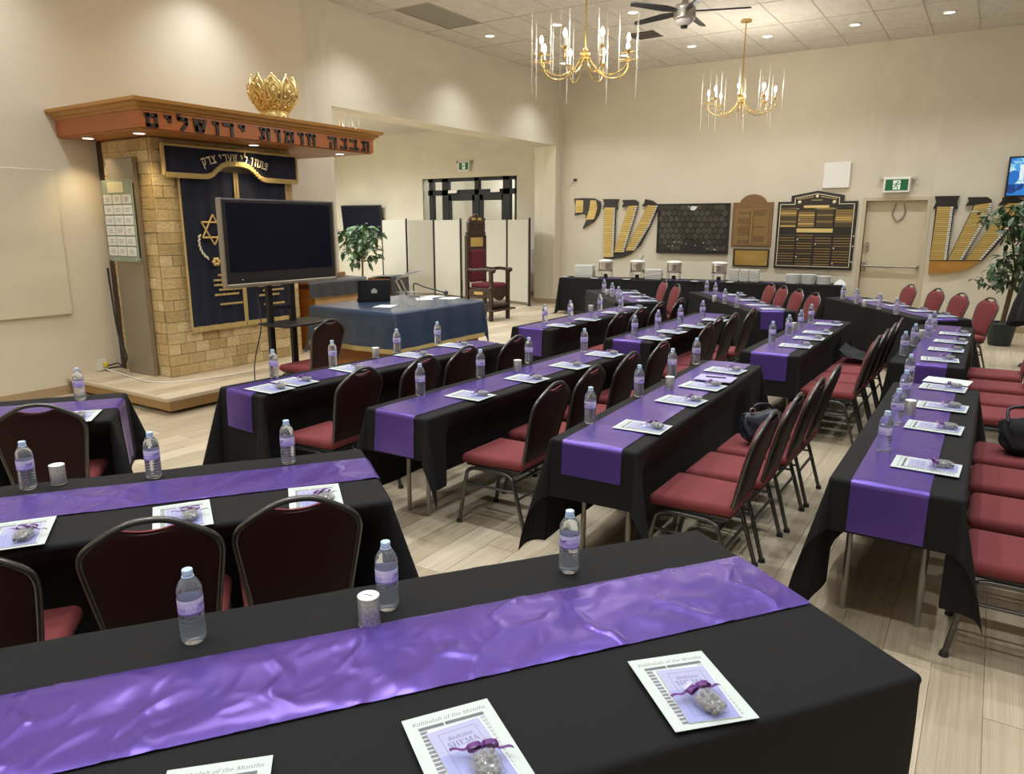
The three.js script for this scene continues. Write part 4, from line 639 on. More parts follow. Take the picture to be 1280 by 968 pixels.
{
  const A = zoomPt(640, 226, 5.818), B = zoomPt(1040, 220, 5.333);
  letterBoard('small dark and gold Hebrew yod board on the back wall', 'wall letter', A, [[[450, 130], [530, 126], [600, 130], [638, 152], [644, 190], [625, 250], [590, 300], [550, 325], [512, 347], [538, 290], [535, 250], [515, 238], [455, 252], [462, 190]]],
    [{ left: [[466, 142], [463, 234]], right: [[520, 142], [518, 230]], rows: 7 }, { left: [[572, 142], [565, 200], [540, 285]], right: [[612, 142], [622, 200], [598, 280]], rows: 11 }]);
  letterBoard('dark and gold Hebrew shin board beside the small yod', 'wall letter', A, [[[660, 134], [775, 134], [762, 165], [768, 208], [754, 210], [738, 568], [664, 566], [672, 208], [660, 206], [670, 165]], [[800, 140], [890, 138], [916, 155], [912, 200], [808, 528], [738, 530], [842, 192], [798, 190], [812, 165]], [[968, 134], [1020, 145], [1056, 172], [1056, 215], [1000, 340], [930, 470], [875, 518], [820, 514], [980, 190], [942, 182], [960, 165]], [[735, 528], [880, 512], [850, 536], [800, 556], [735, 566]]],
    [{ left: [[673, 195], [666, 555]], right: [[742, 195], [728, 555]], rows: 27, lights: true }, { left: [[846, 184], [742, 522]], right: [[908, 180], [804, 522]], rows: 22, lights: true }, { left: [[988, 178], [826, 510]], right: [[1052, 180], [990, 330], [880, 510]], rows: 22, lights: true }]);
  letterBoard('large gold Hebrew shin board lit with white bulbs beside the exit door', 'wall letter', B, [[[685, 135], [852, 132], [836, 170], [838, 220], [815, 222], [765, 568], [648, 568], [690, 220], [672, 220], [694, 175]], [[905, 142], [1035, 140], [1066, 160], [1062, 215], [870, 568], [768, 568], [945, 195], [888, 200], [912, 168]], [[1135, 145], [1225, 138], [1280, 165], [1278, 230], [1235, 310], [1000, 568], [880, 568], [1165, 190], [1105, 195], [1135, 165]]],
    [{ left: [[702, 205], [652, 562]], right: [[795, 205], [748, 562]], rows: 26, lights: true }, { left: [[952, 195], [775, 562]], right: [[1052, 180], [1040, 240], [852, 562]], rows: 26, lights: true }, { left: [[1172, 182], [888, 562]], right: [[1262, 180], [1232, 270], [978, 562]], rows: 26, lights: true }],
    [[648, 568], [990, 568], [930, 606], [870, 632], [780, 648], [640, 652]]);
  // black board of dark leaves
  const a = onZ(823.9, 255.2, ZB), b = onZ(909.9, 318, ZB), w = b.x - a.x, h = a.y - b.y;
  const t = thing('leaf_board', 'wide black memorial board covered with rows of dark leaf plates', 'memorial board', [(a.x + b.x) / 2, b.y, ZB]);
  mesh('board', span(-w / 2, w / 2, 0, h, 0, 0.04), MAT.boardDark, t);
  mesh('frame', [span(-w / 2, w / 2, h - 0.03, h, 0.04, 0.06), span(-w / 2, w / 2, 0, 0.03, 0.04, 0.06), span(-w / 2, -w / 2 + 0.03, 0.03, h - 0.03, 0.04, 0.06), span(w / 2 - 0.03, w / 2, 0.03, h - 0.03, 0.04, 0.06)], MAT.black, t);
  const lg = ext(new THREE.Shape().moveTo(0, 0.068).quadraticCurveTo(0.06, 0.03, 0.058, -0.005).quadraticCurveTo(0.05, -0.05, 0, -0.055).quadraticCurveTo(-0.05, -0.05, -0.058, -0.005).quadraticCurveTo(-0.06, 0.03, 0, 0.068), 0.008, 0.004, 5), lm = [M({ color: lin(0.055, 0.05, 0.042), roughness: 0.35, metalness: 0.5 }), M({ color: lin(0.085, 0.078, 0.065), roughness: 0.35, metalness: 0.5 })];
  for (let r = 0; r < 8; r++) for (let c = 0; c < 12; c++) { const x = -w / 2 + (c + 0.6 + (r % 2) * 0.5) * w / 12.9, y = h - 0.08 - r * (h - 0.12) / 7.6; if (y < 0.07 || (Math.abs(x) < 0.2 && r > 5 && r < 9) || (Math.abs(x) < 0.08 && r === 0)) continue; const m = mesh('leaf_plate', lg, lm[(hash(r, c, 1) * 2) | 0], t); m.position.set(x, y, 0.042); }
  mesh('white_mark', ext(poly([[-0.12, 0.05], [-0.05, 0.04], [0, 0.05], [0.05, 0.04], [0.12, 0.05], [0.03, -0.04], [-0.03, -0.04]]), 0.012).translate(0, h - 0.1, 0.042), MAT.white, t);
  mesh('centre_plate', ext(poly([[-0.2, 0.06], [0.2, 0.06], [0.08, 0.2], [0, 0.25], [-0.08, 0.2]]), 0.01).translate(0, 0, 0.042), MAT.black, t);
  const bm = []; for (let k = 0; k < 10; k++) bm.push(sph(0.012, -w / 2 + 0.2 + hash(k, 1, 1) * (w - 0.4), 0.06 + hash(k, 2, 1) * 0.2, 0.055, 6)); mesh('pin_lights', bm, MAT.white, t);
}
{
  const a = onZ(918, 254, ZB), b = onZ(963, 308.5, ZB), w = b.x - a.x, h = a.y - b.y, top = onZ(943, 244, ZB).y - b.y;
  const t = thing('brown_name_board', 'brown arched wooden name board with two columns of brass plates', 'memorial board', [(a.x + b.x) / 2, b.y, ZB]);
  mesh('board', ext(new THREE.Shape().moveTo(-w / 2, 0).lineTo(w / 2, 0).lineTo(w / 2, h).lineTo(w * 0.34, h).quadraticCurveTo(w * 0.25, top, 0, top + 0.01).quadraticCurveTo(-w * 0.25, top, -w * 0.34, h).lineTo(-w / 2, h), 0.04, 0.008), MAT.boardBrown, t);
  const hh = h - 0.14; mesh('inner_frame', [span(-w * 0.42, w * 0.42, hh, hh + 0.02, 0.04, 0.06), span(-w * 0.42, w * 0.42, 0.03, 0.05, 0.04, 0.06), span(-w * 0.42, -w * 0.39, 0.05, hh, 0.04, 0.06), span(w * 0.39, w * 0.42, 0.05, hh, 0.04, 0.06), span(-0.012, 0.012, 0.05, hh, 0.04, 0.06)], MAT.plateDim, t);
  for (let c = 0; c < 2; c++) for (let r = 0; r < 17; r++) mesh('name_plate', box(w * 0.30, (hh - 0.06) / 17 - 0.008, 0.012, (c - 0.5) * w * 0.41, 0.055 + (r + 0.5) * (hh - 0.06) / 17, 0.056), [MAT.plateDim, MAT.boardBrown, MAT.plateDim][(hash(r, c, 3) * 3) | 0], t);
  const bl = []; for (let r = 0; r < 16; r++) for (const x of [-w * 0.365, w * 0.365, 0]) bl.push(sph(0.011, x, 0.08 + r * (hh - 0.08) / 16, 0.062, 6)); mesh('marker_bulbs', bl, MAT.goldLeaf, t).userData.kind = 'stuff';
  const c = onZ(917.5, 311, ZB), d = onZ(960.5, 334, ZB), W = d.x - c.x, H = c.y - d.y, q = thing('brass_plaque', 'black framed brass plaque hung below the brown name board', 'plaque', [(c.x + d.x) / 2, d.y, ZB]);
  mesh('frame', [span(-W / 2, W / 2, 0, 0.025, 0, 0.04), span(-W / 2, W / 2, H - 0.025, H, 0, 0.04), span(-W / 2, -W / 2 + 0.025, 0.025, H - 0.025, 0, 0.04), span(W / 2 - 0.025, W / 2, 0.025, H - 0.025, 0, 0.04)], MAT.black, q); mesh('plate', span(-W / 2 + 0.025, W / 2 - 0.025, 0.025, H - 0.025, 0, 0.02), MAT.brass, q);
}
{
  const a = onZ(972, 253, ZB), b = onZ(1066, 337.5, ZB), w = b.x - a.x - 0.06, h = a.y - b.y, top = onZ(1022, 239, ZB).y - b.y;
  const t = thing('black_name_board', 'large black name board with a peaked top and four columns of brass plates', 'memorial board', [(a.x + b.x) / 2, b.y, ZB]);
  mesh('board', ext(poly([[-w / 2, 0], [w / 2, 0], [w / 2, h], [w * 0.33, h], [w * 0.33, h + 0.11], [w * 0.3, h + 0.12], [0, top], [-w * 0.3, h + 0.12], [-w * 0.33, h + 0.11], [-w * 0.33, h], [-w / 2, h]]), 0.04, 0.006), MAT.boardDark, t);
  const e = 0.045, W2 = w / 2 - e; mesh('pale_border', [bar([-W2, e, 0.05], [W2, e, 0.05], 0.012, 0.012), bar([-W2, e, 0.05], [-W2, h - e, 0.05], 0.012, 0.012), bar([W2, e, 0.05], [W2, h - e, 0.05], 0.012, 0.012), bar([-W2, h - e, 0.05], [-w * 0.28, h - e, 0.05], 0.012, 0.012), bar([W2, h - e, 0.05], [w * 0.28, h - e, 0.05], 0.012, 0.012), bar([-w * 0.28, h - e, 0.05], [-w * 0.28, h + 0.07, 0.05], 0.012, 0.012), bar([w * 0.28, h - e, 0.05], [w * 0.28, h + 0.07, 0.05], 0.012, 0.012), bar([-w * 0.28, h + 0.07, 0.05], [0, top - 0.05, 0.05], 0.012, 0.012), bar([w * 0.28, h + 0.07, 0.05], [0, top - 0.05, 0.05], 0.012, 0.012), bar([-W2, h - 0.13, 0.05], [W2, h - 0.13, 0.05], 0.012, 0.012)], MAT.threadPale, t);
  mesh('title_plate', [box(w * 0.32, 0.045, 0.014, 0, h - 0.09, 0.052)], MAT.goldLeaf, t); mesh('middle_plate', box(w * 0.46, 0.075, 0.014, 0, h * 0.575, 0.052), MAT.goldLeaf, t);
  mesh('emblem', [sph(0.03, 0, h + 0.1, 0.05, 8), sph(0.035, -w * 0.22, h - 0.01, 0.05, 8), sph(0.035, w * 0.22, h - 0.01, 0.05, 8)], MAT.threadPale, t);
  const tl = []; for (let k = 0; k < 22; k++) { const x = -w * 0.24 + k * w * 0.0228; if (Math.abs(x) < 0.05) continue; tl.push(box(0.016, 0.02, 0.006, x, h + 0.105 - Math.abs(x) * 0.16, 0.05)); } for (let k = 0; k < 10; k++) tl.push(box(0.012, 0.014, 0.006, -0.09 + k * 0.02, h + 0.03, 0.05)); mesh('lettering', tl, MAT.thread, t);
  for (let c = 0; c < 4; c++) {
    const x = (c - 1.5) * w * 0.235;
    for (let r = 0; r < 9; r++) mesh('name_plate', box(w * 0.205, 0.032, 0.012, x, h * 0.64 + r * 0.041, 0.05), [MAT.plateDim, MAT.plateGold, MAT.plateDim, MAT.plateDark][(hash(r, c, 9) * 4) | 0], t);
    for (let r = 0; r < 12; r++) mesh('name_plate', box(w * 0.205, 0.017, 0.012, x, 0.085 + r * h * 0.0395, 0.05), [MAT.plateDim, MAT.plateDark, MAT.plateDim][(hash(r, c, 19) * 3) | 0], t);
  }
  const bl = []; for (let k = 0; k < 9; k++) bl.push(sph(0.014, -w / 2 + 0.1 + (1 + (hash(k, 3, 3) * 4 | 0)) * w * 0.235 - 0.02, 0.1 + hash(k, 4, 4) * h * 0.75, 0.06, 6)); mesh('marker_bulbs', bl, MAT.white, t);
}
// ---------------------------------------------------------------- tables
const TH = 0.745;
// id: near corner based placement. c = centre, ang = heading of the long axis (local +x) as rotation about y, L, W, end drop, side drop
const tables = [
  { id: 1, where: 'the widest slanted table', c: [-1.158, -1.184], dir: [0.59, -0.807], L: 2.5, W: 0.93, de: 0.60, ds: 0.60, run: { w: 0.335, off: -0.06, a: 1.25, b: 1.25, wr: 0.0135 } },
  { id: 2, where: 'the slanted table beside the widest', c: [-2.983, -1.286], dir: [0.59, -0.807], L: 2.5, W: 0.72, de: 0.6, ds: 0.6, run: { w: 0.30, off: -0.05, a: 1.25, b: 1.29, wr: 0.011 } },
  { id: 3, where: 'the slanted table by the wall panel', c: [-5.173, -1.346], dir: [0.59, -0.807], L: 2.5, W: 0.70, de: 0.42, ds: 0.5, run: { w: 0.28, off: -0.04, a: 1.25, b: 1.62, wr: 0.006 } },
  { id: 4, where: 'the straight table by the television', c: [-4.03, -4.33], dir: [-0.07, 0.9975], L: 2.62, W: 0.45, de: 0.6, ds: 0.6, run: { w: 0.29, off: 0, a: 1.31, b: 1.58, wr: 0.005 } },
  { id: 5, where: 'the second straight table from the television', c: [-2.83, -4.46], dir: [-0.03, 0.9995], L: 2.6, W: 0.46, de: 0.27, ds: 0.56, ratio: 0.82, run: { w: 0.31, off: 0, a: 1.30, b: 1.56, wr: 0.005 } },
  { id: 6, where: 'the straight table by the navy handbag', c: [-1.645, -4.53], dir: [0.035, 0.9994], L: 2.62, W: 0.46, de: 0.32, ds: 0.6, ratio: 0.88, run: { w: 0.33, off: 0, a: 1.31, b: 1.50, wr: 0.005 } },
  { id: 7, where: 'the short-clothed straight table', c: [-0.24, -4.56], dir: [0, 1], L: 2.38, W: 0.49, de: 0.25, ds: 0.64, ratio: 0.8, run: { w: 0.30, off: 0.02, a: 1.19, b: 1.43, wr: 0.004 } },
  { id: 8, where: 'the straight table beyond the short-clothed one', c: [-0.36, -7.98], dir: [0, 1], L: 2.7, W: 0.50, de: 0.5, ds: 0.6, run: { w: 0.29, off: 0, a: 1.35, b: 1.53, wr: 0.002 } },
  { id: 9, where: 'the straight table facing the throne', c: [-4.06, -7.9], dir: [-0.02, 1], L: 2.46, W: 0.46, de: 0.45, ds: 0.6, run: { w: 0.30, off: 0, a: 1.26, b: 1.53, wr: 0.002 } },
  { id: 10, where: 'the second straight table from the throne', c: [-2.87, -7.74], dir: [0, 1], L: 2.56, W: 0.45, de: 0.55, ds: 0.6, run: { w: 0.29, off: 0, a: 1.28, b: 1.45, wr: 0.002 } },
  { id: 11, where: 'the third straight table from the throne', c: [-1.54, -7.8], dir: [0, 1], L: 2.64, W: 0.47, de: 0.38, ds: 0.6, run: { w: 0.31, off: 0.0, a: 1.32, b: 1.56, wr: 0.002 } },
  { id: 12, where: 'the slanted table near the folding screen', c: [-4.82, -10.6], dir: [0.62, 0.785], L: 2.1, W: 0.72, de: 0.6, ds: 0.6, run: { w: 0.3, off: -0.02, a: 1.05, b: 1.05, wr: 0.002 } },
  { id: 13, where: 'the slanted table below the name boards', c: [-3.12, -10.85], dir: [0.577, 0.817], L: 2.75, W: 0.6, de: 0.6, ds: 0.62, run: { w: 0.3, off: 0.0, a: 1.37, b: 1.62, wr: 0.002 } },
  { id: 14, where: 'the slanted table by the exit door', c: [-1.13, -11.14], dir: [0.54, 0.842], L: 2.65, W: 0.6, de: 0.62, ds: 0.62, run: { w: 0.3, off: 0.0, a: 1.32, b: 1.36, wr: 0.002 } },
  { id: 15, where: 'the long buffet', c: [-4.96, -14.29], dir: [0.979, -0.202], L: 5.4, W: 0.6, de: 0.66, ds: 0.69, buffet: true },
];
// chairs of each table: where the tops of the backs stand, and the way they face
const chairRows = [
  [4, [[-3.32, -3.36], [-3.27, -3.92], [-3.27, -4.42], [-3.24, -5.08]], [-1, 0.02]],
  [5, [[-2.06, -3.665], [-2.1, -4.24], [-2.11, -4.86], [-2.11, -5.46]], [-1, 0]],
  [6, [[-0.82, -3.65], [-0.80, -4.13], [-0.78, -4.63], [-0.77, -5.13]], [-1, 0.0]],
  [7, [[0.60, -3.64], [0.60, -4.2], [0.59, -4.76], [0.59, -5.3]], [-1, 0]],
  [8, [[0.50, -6.45], [0.49, -7.0], [0.48, -7.6], [0.47, -8.25]], [-1, 0]],
  [9, [[-3.21, -7.04], [-3.21, -7.58], [-3.24, -8.22], [-3.22, -8.86]], [-1, 0]],
  [10, [[-2.16, -6.74], [-2.22, -7.22], [-2.19, -7.66], [-2.15, -8.2]], [-1, 0]],
  [11, [[-0.72, -6.72], [-0.71, -7.18], [-0.70, -7.66], [-0.69, -8.14]], [-1, 0]],
  [12, [[-4.52, -11.62], [-4.05, -10.95]], [-0.785, 0.62]],
  [13, [[-2.88, -11.95], [-2.6, -11.54], [-2.28, -11.08], [-1.97, -10.62]], [-0.817, 0.577]],
  [14, [[-1.02, -12.9], [-0.62, -12.3], [-0.30, -11.65], [0.03, -11.08]], [-0.84, 0.54]],
  [3, [[-4.03, -1.72]], [-0.807, -0.59]],
  [2, [[-2.38, -0.72], [-2.13, -1.18], [-1.88, -1.565]], [-0.807, -0.59]],
];
for (const t of tables) { const n = Math.hypot(...t.dir); t.u = [t.dir[0] / n, t.dir[1] / n]; t.rot = Math.atan2(-t.u[1], t.u[0]); t.side = t.id <= 1 || t.id === 15 ? 0 : t.id <= 3 ? 1 : -1; t.seatAt = []; t.push = 0;
  const row = chairRows.find((q) => q[0] === t.id); if (row) { const [, tops, f] = row, m = Math.hypot(...f); for (const [x, z] of tops) { const dx = x + f[0] / m * 0.325 - t.c[0], dz = z + f[1] / m * 0.325 - t.c[1]; t.seatAt.push(dx * t.u[0] + dz * t.u[1]); const d = Math.abs(-dx * t.u[1] + dz * t.u[0]); t.push = Math.max(t.push, t.W / 2 + 0.02 - (d - 0.275) + 0.014); } } }
function clothSurf(t) {
  const hx = t.L / 2, hz = t.W / 2, R = 0.018, k = t.id * 11;
  return (s, q) => {
    const a = Math.max(Math.abs(s) - hx, 0), b = Math.max(Math.abs(q) - hz, 0), r = Math.hypot(a, b);
    if (r < 1e-6) return [s, TH, q];
    const an = Math.atan2(b, a), along = b > a ? s : q + 9, lim = R * Math.PI / 2; let out, dn;
    const corner = Math.pow(Math.sin(2 * an), 0.8);
    if (r < lim) { out = R * Math.sin(r / R); dn = R * (1 - Math.cos(r / R)); }
    else {
      const e = r - lim, rip = 0.055 * Math.sin(along * 6.5 + k) * vnoise(along * 1.3, k, 3) + 0.05 * fbm(along * 2.6, k * 0.7, 7, 3);
      let g = 0.045 + (t.id === 15 ? 0.1 : t.id >= 8 && t.id <= 12 ? 0.1 : t.id === 1 ? -0.48 : t.id <= 3 ? 0.3 : 0.24) * corner + rip * Math.min(1, e * 4) * (1 - corner); g = Math.max(t.id === 1 ? -0.55 : 0.005, Math.min(0.8, g));
      out = R + e * g; dn = R + e * Math.sqrt(1 - g * g);
    }
    if (b > a && r > lim && t.side && Math.sign(q) === t.side) { let near = 0; for (const c of t.seatAt) { const v = Math.max(0, Math.min(1, (0.37 - Math.abs(s - c)) / 0.12)); near = Math.max(near, v * v * (3 - 2 * v)); } const kk = -Math.cos(2 * an) * near, w = Math.min(1, (r - lim) / 0.2) * kk; out = R + (out - R) * (1 - 0.8 * kk) * (1 - w) - t.push * (kk ? kk * Math.pow(w / kk, 2) * (3 - 2 * w / kk) : 0); }
    let y = TH - dn; if (y < 0.012) { out += (0.012 - y) * 0.35; y = 0.012; }
    return [Math.max(-hx, Math.min(hx, s)) + Math.sign(s) * out * Math.cos(an), y, Math.max(-hz, Math.min(hz, q)) + Math.sign(q) * out * Math.sin(an)];
  };
}
function axisSamples(h, d, step) {    // denser where the cloth bends
  const o = []; const n = Math.max(2, Math.round(2 * h / step)); for (let i = 0; i <= n; i++) o.push(-h + 2 * h * i / n);
  const m = [0.006, 0.013, 0.02, 0.028, 0.034]; for (let q = 0.034 + step * 0.7; q < d; q += step * 0.7) m.push(q); m.push(d);
  return [...m.map((v) => -h - v).reverse(), ...o, ...m.map((v) => h + v)];
}
function sheetGeo(xs, zs, f) {
  const p = [], uv = [], ix = [], nx = xs.length;
  for (const z of zs) for (const x of xs) { p.push(...f(x, z)); uv.push(x, z); }
  for (let j = 0; j + 1 < zs.length; j++) for (let i = 0; i + 1 < nx; i++) { const a = j * nx + i; ix.push(a, a + nx, a + 1, a + 1, a + nx, a + nx + 1); }
  const g = new THREE.BufferGeometry(); g.setAttribute('position', new THREE.Float32BufferAttribute(p, 3)); g.setAttribute('uv', new THREE.Float32BufferAttribute(uv, 2)); g.setIndex(ix); g.computeVertexNormals(); return g;
}
for (const t of tables) {
  const pos = [t.c[0], 0, t.c[1]], surf = clothSurf(t);
  const cap = t.where.replace('the ', '');
  const tb = thing('folding_table', 'folding table with black cloth, ' + cap, 'table', pos, t.rot);
  mesh('tabletop', rbox(t.L - 0.01, 0.03, t.W - 0.01, 0.008, 0, TH - 0.021, 0), MAT.tableTop, tb);
  const ex = t.L / 2 - 0.27, ez = t.W / 2 - (t.id === 1 ? 0.22 : 0.06);
  const sets = t.L > 4 ? [-1, 0, 1] : [-1, 1];
  for (const sx of sets) { for (const sz of [-1, 1]) mesh('leg', cyl(0.0145, 0.0145, TH - 0.036, sx * ex, (TH - 0.036) / 2, sz === t.side ? sz * (ez - t.push) : sz * ez, 12), MAT.tableLeg, tb); mesh('leg_brace', rod([sx * ex, 0.42, -ez + (t.side < 0 ? t.push : 0)], [sx * ex, 0.42, ez - (t.side > 0 ? t.push : 0)], 0.009), MAT.tableLeg, tb); }
  const step = t.id <= 3 ? 0.035 : 0.045;
  const cl = mesh('tablecloth', sheetGeo(axisSamples(t.L / 2, t.de, step), axisSamples(t.W / 2, t.ds, step), (s, q) => { if (t.ratio && Math.sign(q) === t.side && Math.abs(q) > t.W / 2) q = t.side * (t.W / 2 + (Math.abs(q) - t.W / 2) * t.ratio); const p = surf(s, q); if (p[1] > TH - 1e-6) p[1] += t.id <= 3 && !(t.run && Math.abs(q - t.run.off) < t.run.w / 2 + 0.03) ? 0.004 * Math.exp(-Math.pow(fbm(s * 2.4 + q, q * 1.8 - s * 0.8, t.id * 5, 2) * 7, 2)) : 0.0006; return p; }), MAT.cloth);
  cl.position.set(...pos); cl.rotation.y = t.rot; tag(cl, 'black tablecloth over ' + t.where, 'tablecloth');
  const R = t.run; if (!R) continue;
  // satin runner lying on the cloth, its end hanging where the photograph shows it
  const xs = [], zs = [], st = t.id === 1 ? 0.008 : t.id === 2 ? 0.012 : 0.02; { const base = axisSamples(t.L / 2, t.de, step), all = [...base]; for (let s = -t.L / 2; s < t.L / 2; s += st) all.push(s); for (const s of [-R.a, ...all.filter((q) => q > -R.a + 1e-4 && q < R.b - 1e-4).sort((p, q) => p - q), R.b]) if (!xs.length || s - xs[xs.length - 1] > 1e-4) xs.push(s); } const nz = t.id === 1 ? 44 : t.id === 2 ? 28 : 16; for (let j = 0; j <= nz; j++) zs.push(R.off - R.w / 2 + R.w * j / nz);
  const e = 0.002, f = (s, q) => {
    const p = surf(s, q), a = surf(s + e, q), b = surf(s, q + e), n = new THREE.Vector3(b[0] - p[0], b[1] - p[1], b[2] - p[2]).cross(new THREE.Vector3(a[0] - p[0], a[1] - p[1], a[2] - p[2])).normalize();
    const k = t.id * 17, wx = s + 0.12 * fbm(s * 3, q * 4, k + 5, 3), wz = q + 0.08 * fbm(s * 3 + 7, q * 4, k + 8, 3);
    const ridge = (f, g, o) => { const n = vnoise(wx * f + wz * g, wz * f * 0.9 - wx * g * 0.4, k + o) * 2.4; return Math.exp(-n * n); };
    const wr = 0.5 * ridge(3.4, 4.4, 1) + 0.26 * ridge(8, 6, 2) + 0.09 * ridge(20, 12, 3), ed = 1 - Math.pow(Math.abs((q - R.off) / (R.w / 2)), 6);
    const edge = 0.35 * Math.max(0, fbm(s * 30, q * 2, k + 9, 2)) * (1 - ed), top = p[1] > TH - 1e-4 ? 1 : 0.25;
    let fold = 0; if (t.id <= 3) for (let j = 0; j < 9; j++) { const c = -R.a + (j + 0.25 + 0.5 * hash(j, k, 41)) * (R.a + R.b) / 9, d = (s - c - (hash(j, k, 42) - 0.5) * 1.4 * (q - R.off) - 0.03 * vnoise(q * 14, j, k)) / (0.008 + 0.016 * hash(j, k, 43)); fold += (0.3 + 0.6 * hash(j, k, 44)) * Math.exp(-d * d) * (0.5 + 0.5 * vnoise(q * 9 + j, 3, k + 2)); }
    const lift = 0.0045 + R.wr * top * ((wr + Math.max(0, fold)) * (0.15 + 0.85 * ed) + edge); return [p[0] + n.x * lift, p[1] + n.y * lift, p[2] + n.z * lift];
  };
  const rn = mesh('table_runner', sheetGeo(xs, zs, f), MAT.satin); rn.position.set(...pos); rn.rotation.y = t.rot; tag(rn, 'purple satin runner along ' + t.where, 'table runner');
}
const T = (id) => tables.find((t) => t.id === id);
const ORD = ['first', 'second', 'third', 'fourth', 'fifth', 'sixth', 'seventh', 'eighth', 'ninth', 'tenth', 'eleventh', 'twelfth', 'thirteenth', 'fourteenth', 'fifteenth'];
function rank(list, z) { return ORD[list.filter((q) => q < z - 1e-6).length]; }     // counted from the end towards the buffet

// ---------------------------------------------------------------- chairs
const chairParts = (() => {
  const out = {};
  // outline of the back (half), as width, height above the floor
  const half = [[0.168, 0.40], [0.176, 0.52], [0.192, 0.64], [0.206, 0.75], [0.208, 0.795], [0.196, 0.832], [0.165, 0.862], [0.125, 0.888], [0.085, 0.911], [0.045, 0.926], [0, 0.930]];
  const lean = (y) => 0.195 + (y - 0.45) * 0.235 + Math.max(0, y - 0.7) * 0.06;
  const P = (z, y, o = 0) => [lean(y) + o, y, z];
  const full = [...half.map(([z, y]) => [z, y]), ...half.slice(0, -1).reverse().map(([z, y]) => [-z, y])];
  // tube frame: from below the seat up round the back and down again
  out.back_frame = tube([[0.02, 0.372, 0.172], [0.12, 0.372, 0.17], [0.175, 0.40, 0.168], ...full.slice(1, -1).map(([z, y]) => P(z, y)), [0.175, 0.40, -0.168], [0.12, 0.372, -0.17], [0.02, 0.372, -0.172]], 0.0112, 110, 8);
  // padded panel with a hand slot at the top: profile closed below the slot
  const inner = full.map(([z, y]) => [z * 0.95, 0.44 + (y - 0.40) * (0.905 - 0.44) / (0.932 - 0.40)]);
  const top = (z) => { const a = Math.abs(z); return a < 0.085 ? 0.882 + 0.022 * Math.pow(a / 0.085, 2) : 2; };
  const edge = (y) => { for (let i = 0; i + 1 < half.length; i++) if (y >= half[i][1] && y <= half[i + 1][1]) { const k = (y - half[i][1]) / (half[i + 1][1] - half[i][1]); return (half[i][0] + (half[i + 1][0] - half[i][0]) * k) - 0.008; } return y < 0.4 ? 0.168 : 0; };
  const ys = (u, z01) => 0; 
  const surf = (o, bulge) => grid(14, 22, (u, v) => {
    const yt = 0.922, y = 0.46 + (yt - 0.46) * v, e = Math.max(0.02, edge(y)), z = (u * 2 - 1) * e, yy = Math.min(y, top(z));
    const m = (1 - Math.pow(Math.abs(u * 2 - 1), 4)) * Math.min(1, v * 8, (1 - v) * 8 + 0.15); const p = P(z, yy, o + bulge * m); return p;
  });
  out.backrest = surf(-0.006, -0.028); out.back_panel = surf(0.006, 0.012);
  // seat cushion
  const seat = new RoundedBoxGeometry(0.44, 0.062, 0.43, 5, 0.03); { const p = seat.attributes.position; for (let i = 0; i < p.count; i++) { const x = p.getX(i), z = p.getZ(i), y = p.getY(i); const c = (1 - Math.pow(x / 0.22, 4)) * (1 - Math.pow(z / 0.215, 4)); p.setX(i, x * 1.0); p.setZ(i, z * (1 - 0.10 * Math.max(0, x / 0.22)) ); p.setY(i, y + (y > 0 ? 0.014 * c : 0) - (x < -0.15 ? (Math.abs(x) - 0.15) * 0.15 : 0)); } seat.computeVertexNormals(); }
  out.seat = seat.translate(-0.015, 0.435, 0);
  out.seat_pan = rbox(0.4, 0.02, 0.38, 0.008, -0.01, 0.394, 0);
  out.leg_front = (s) => tube([[-0.02, 0.374, s * 0.185], [-0.14, 0.372, s * 0.19], [-0.185, 0.355, s * 0.193], [-0.205, 0.31, s * 0.196], [-0.255, 0.012, s * 0.205]], 0.0125, 40, 8, false, 0.4);
  out.leg_rear = (s) => tube([[-0.02, 0.374, s * 0.185], [0.08, 0.372, s * 0.188], [0.125, 0.352, s * 0.19], [0.145, 0.31, s * 0.194], [0.235, 0.012, s * 0.205]], 0.0125, 40, 8, false, 0.4);
  out.stretcher = (s) => rod([-0.212, 0.27, s * 0.197], [0.157, 0.27, s * 0.195], 0.008, 6);
  out.cross_bar = (x, y) => rod([x, y, -0.195], [x, y, 0.195], 0.009, 6);
  out.glide = (x, s) => cyl(0.017, 0.02, 0.022, x, 0.011, s * 0.205, 12);
  return out;
})();
const chairMesh = { leg: [[1, 0], [-1, 0], [1, 1], [-1, 1]].map(([s, r]) => (r ? chairParts.leg_rear(s) : chairParts.leg_front(s))), glide: [[1, -0.256], [-1, -0.256], [1, 0.236], [-1, 0.236]].map(([s, x]) => chairParts.glide(x, s)), st: [1, -1].map(chairParts.stretcher), cross: [chairParts.cross_bar(-0.195, 0.345), chairParts.cross_bar(0.14, 0.33), chairParts.cross_bar(0.17, 0.23)] };
const backMat = MAT.backVinyl.clone(); backMat.side = THREE.DoubleSide; const padMat = MAT.redFabric.clone(); padMat.side = THREE.DoubleSide;
let chair0 = null;
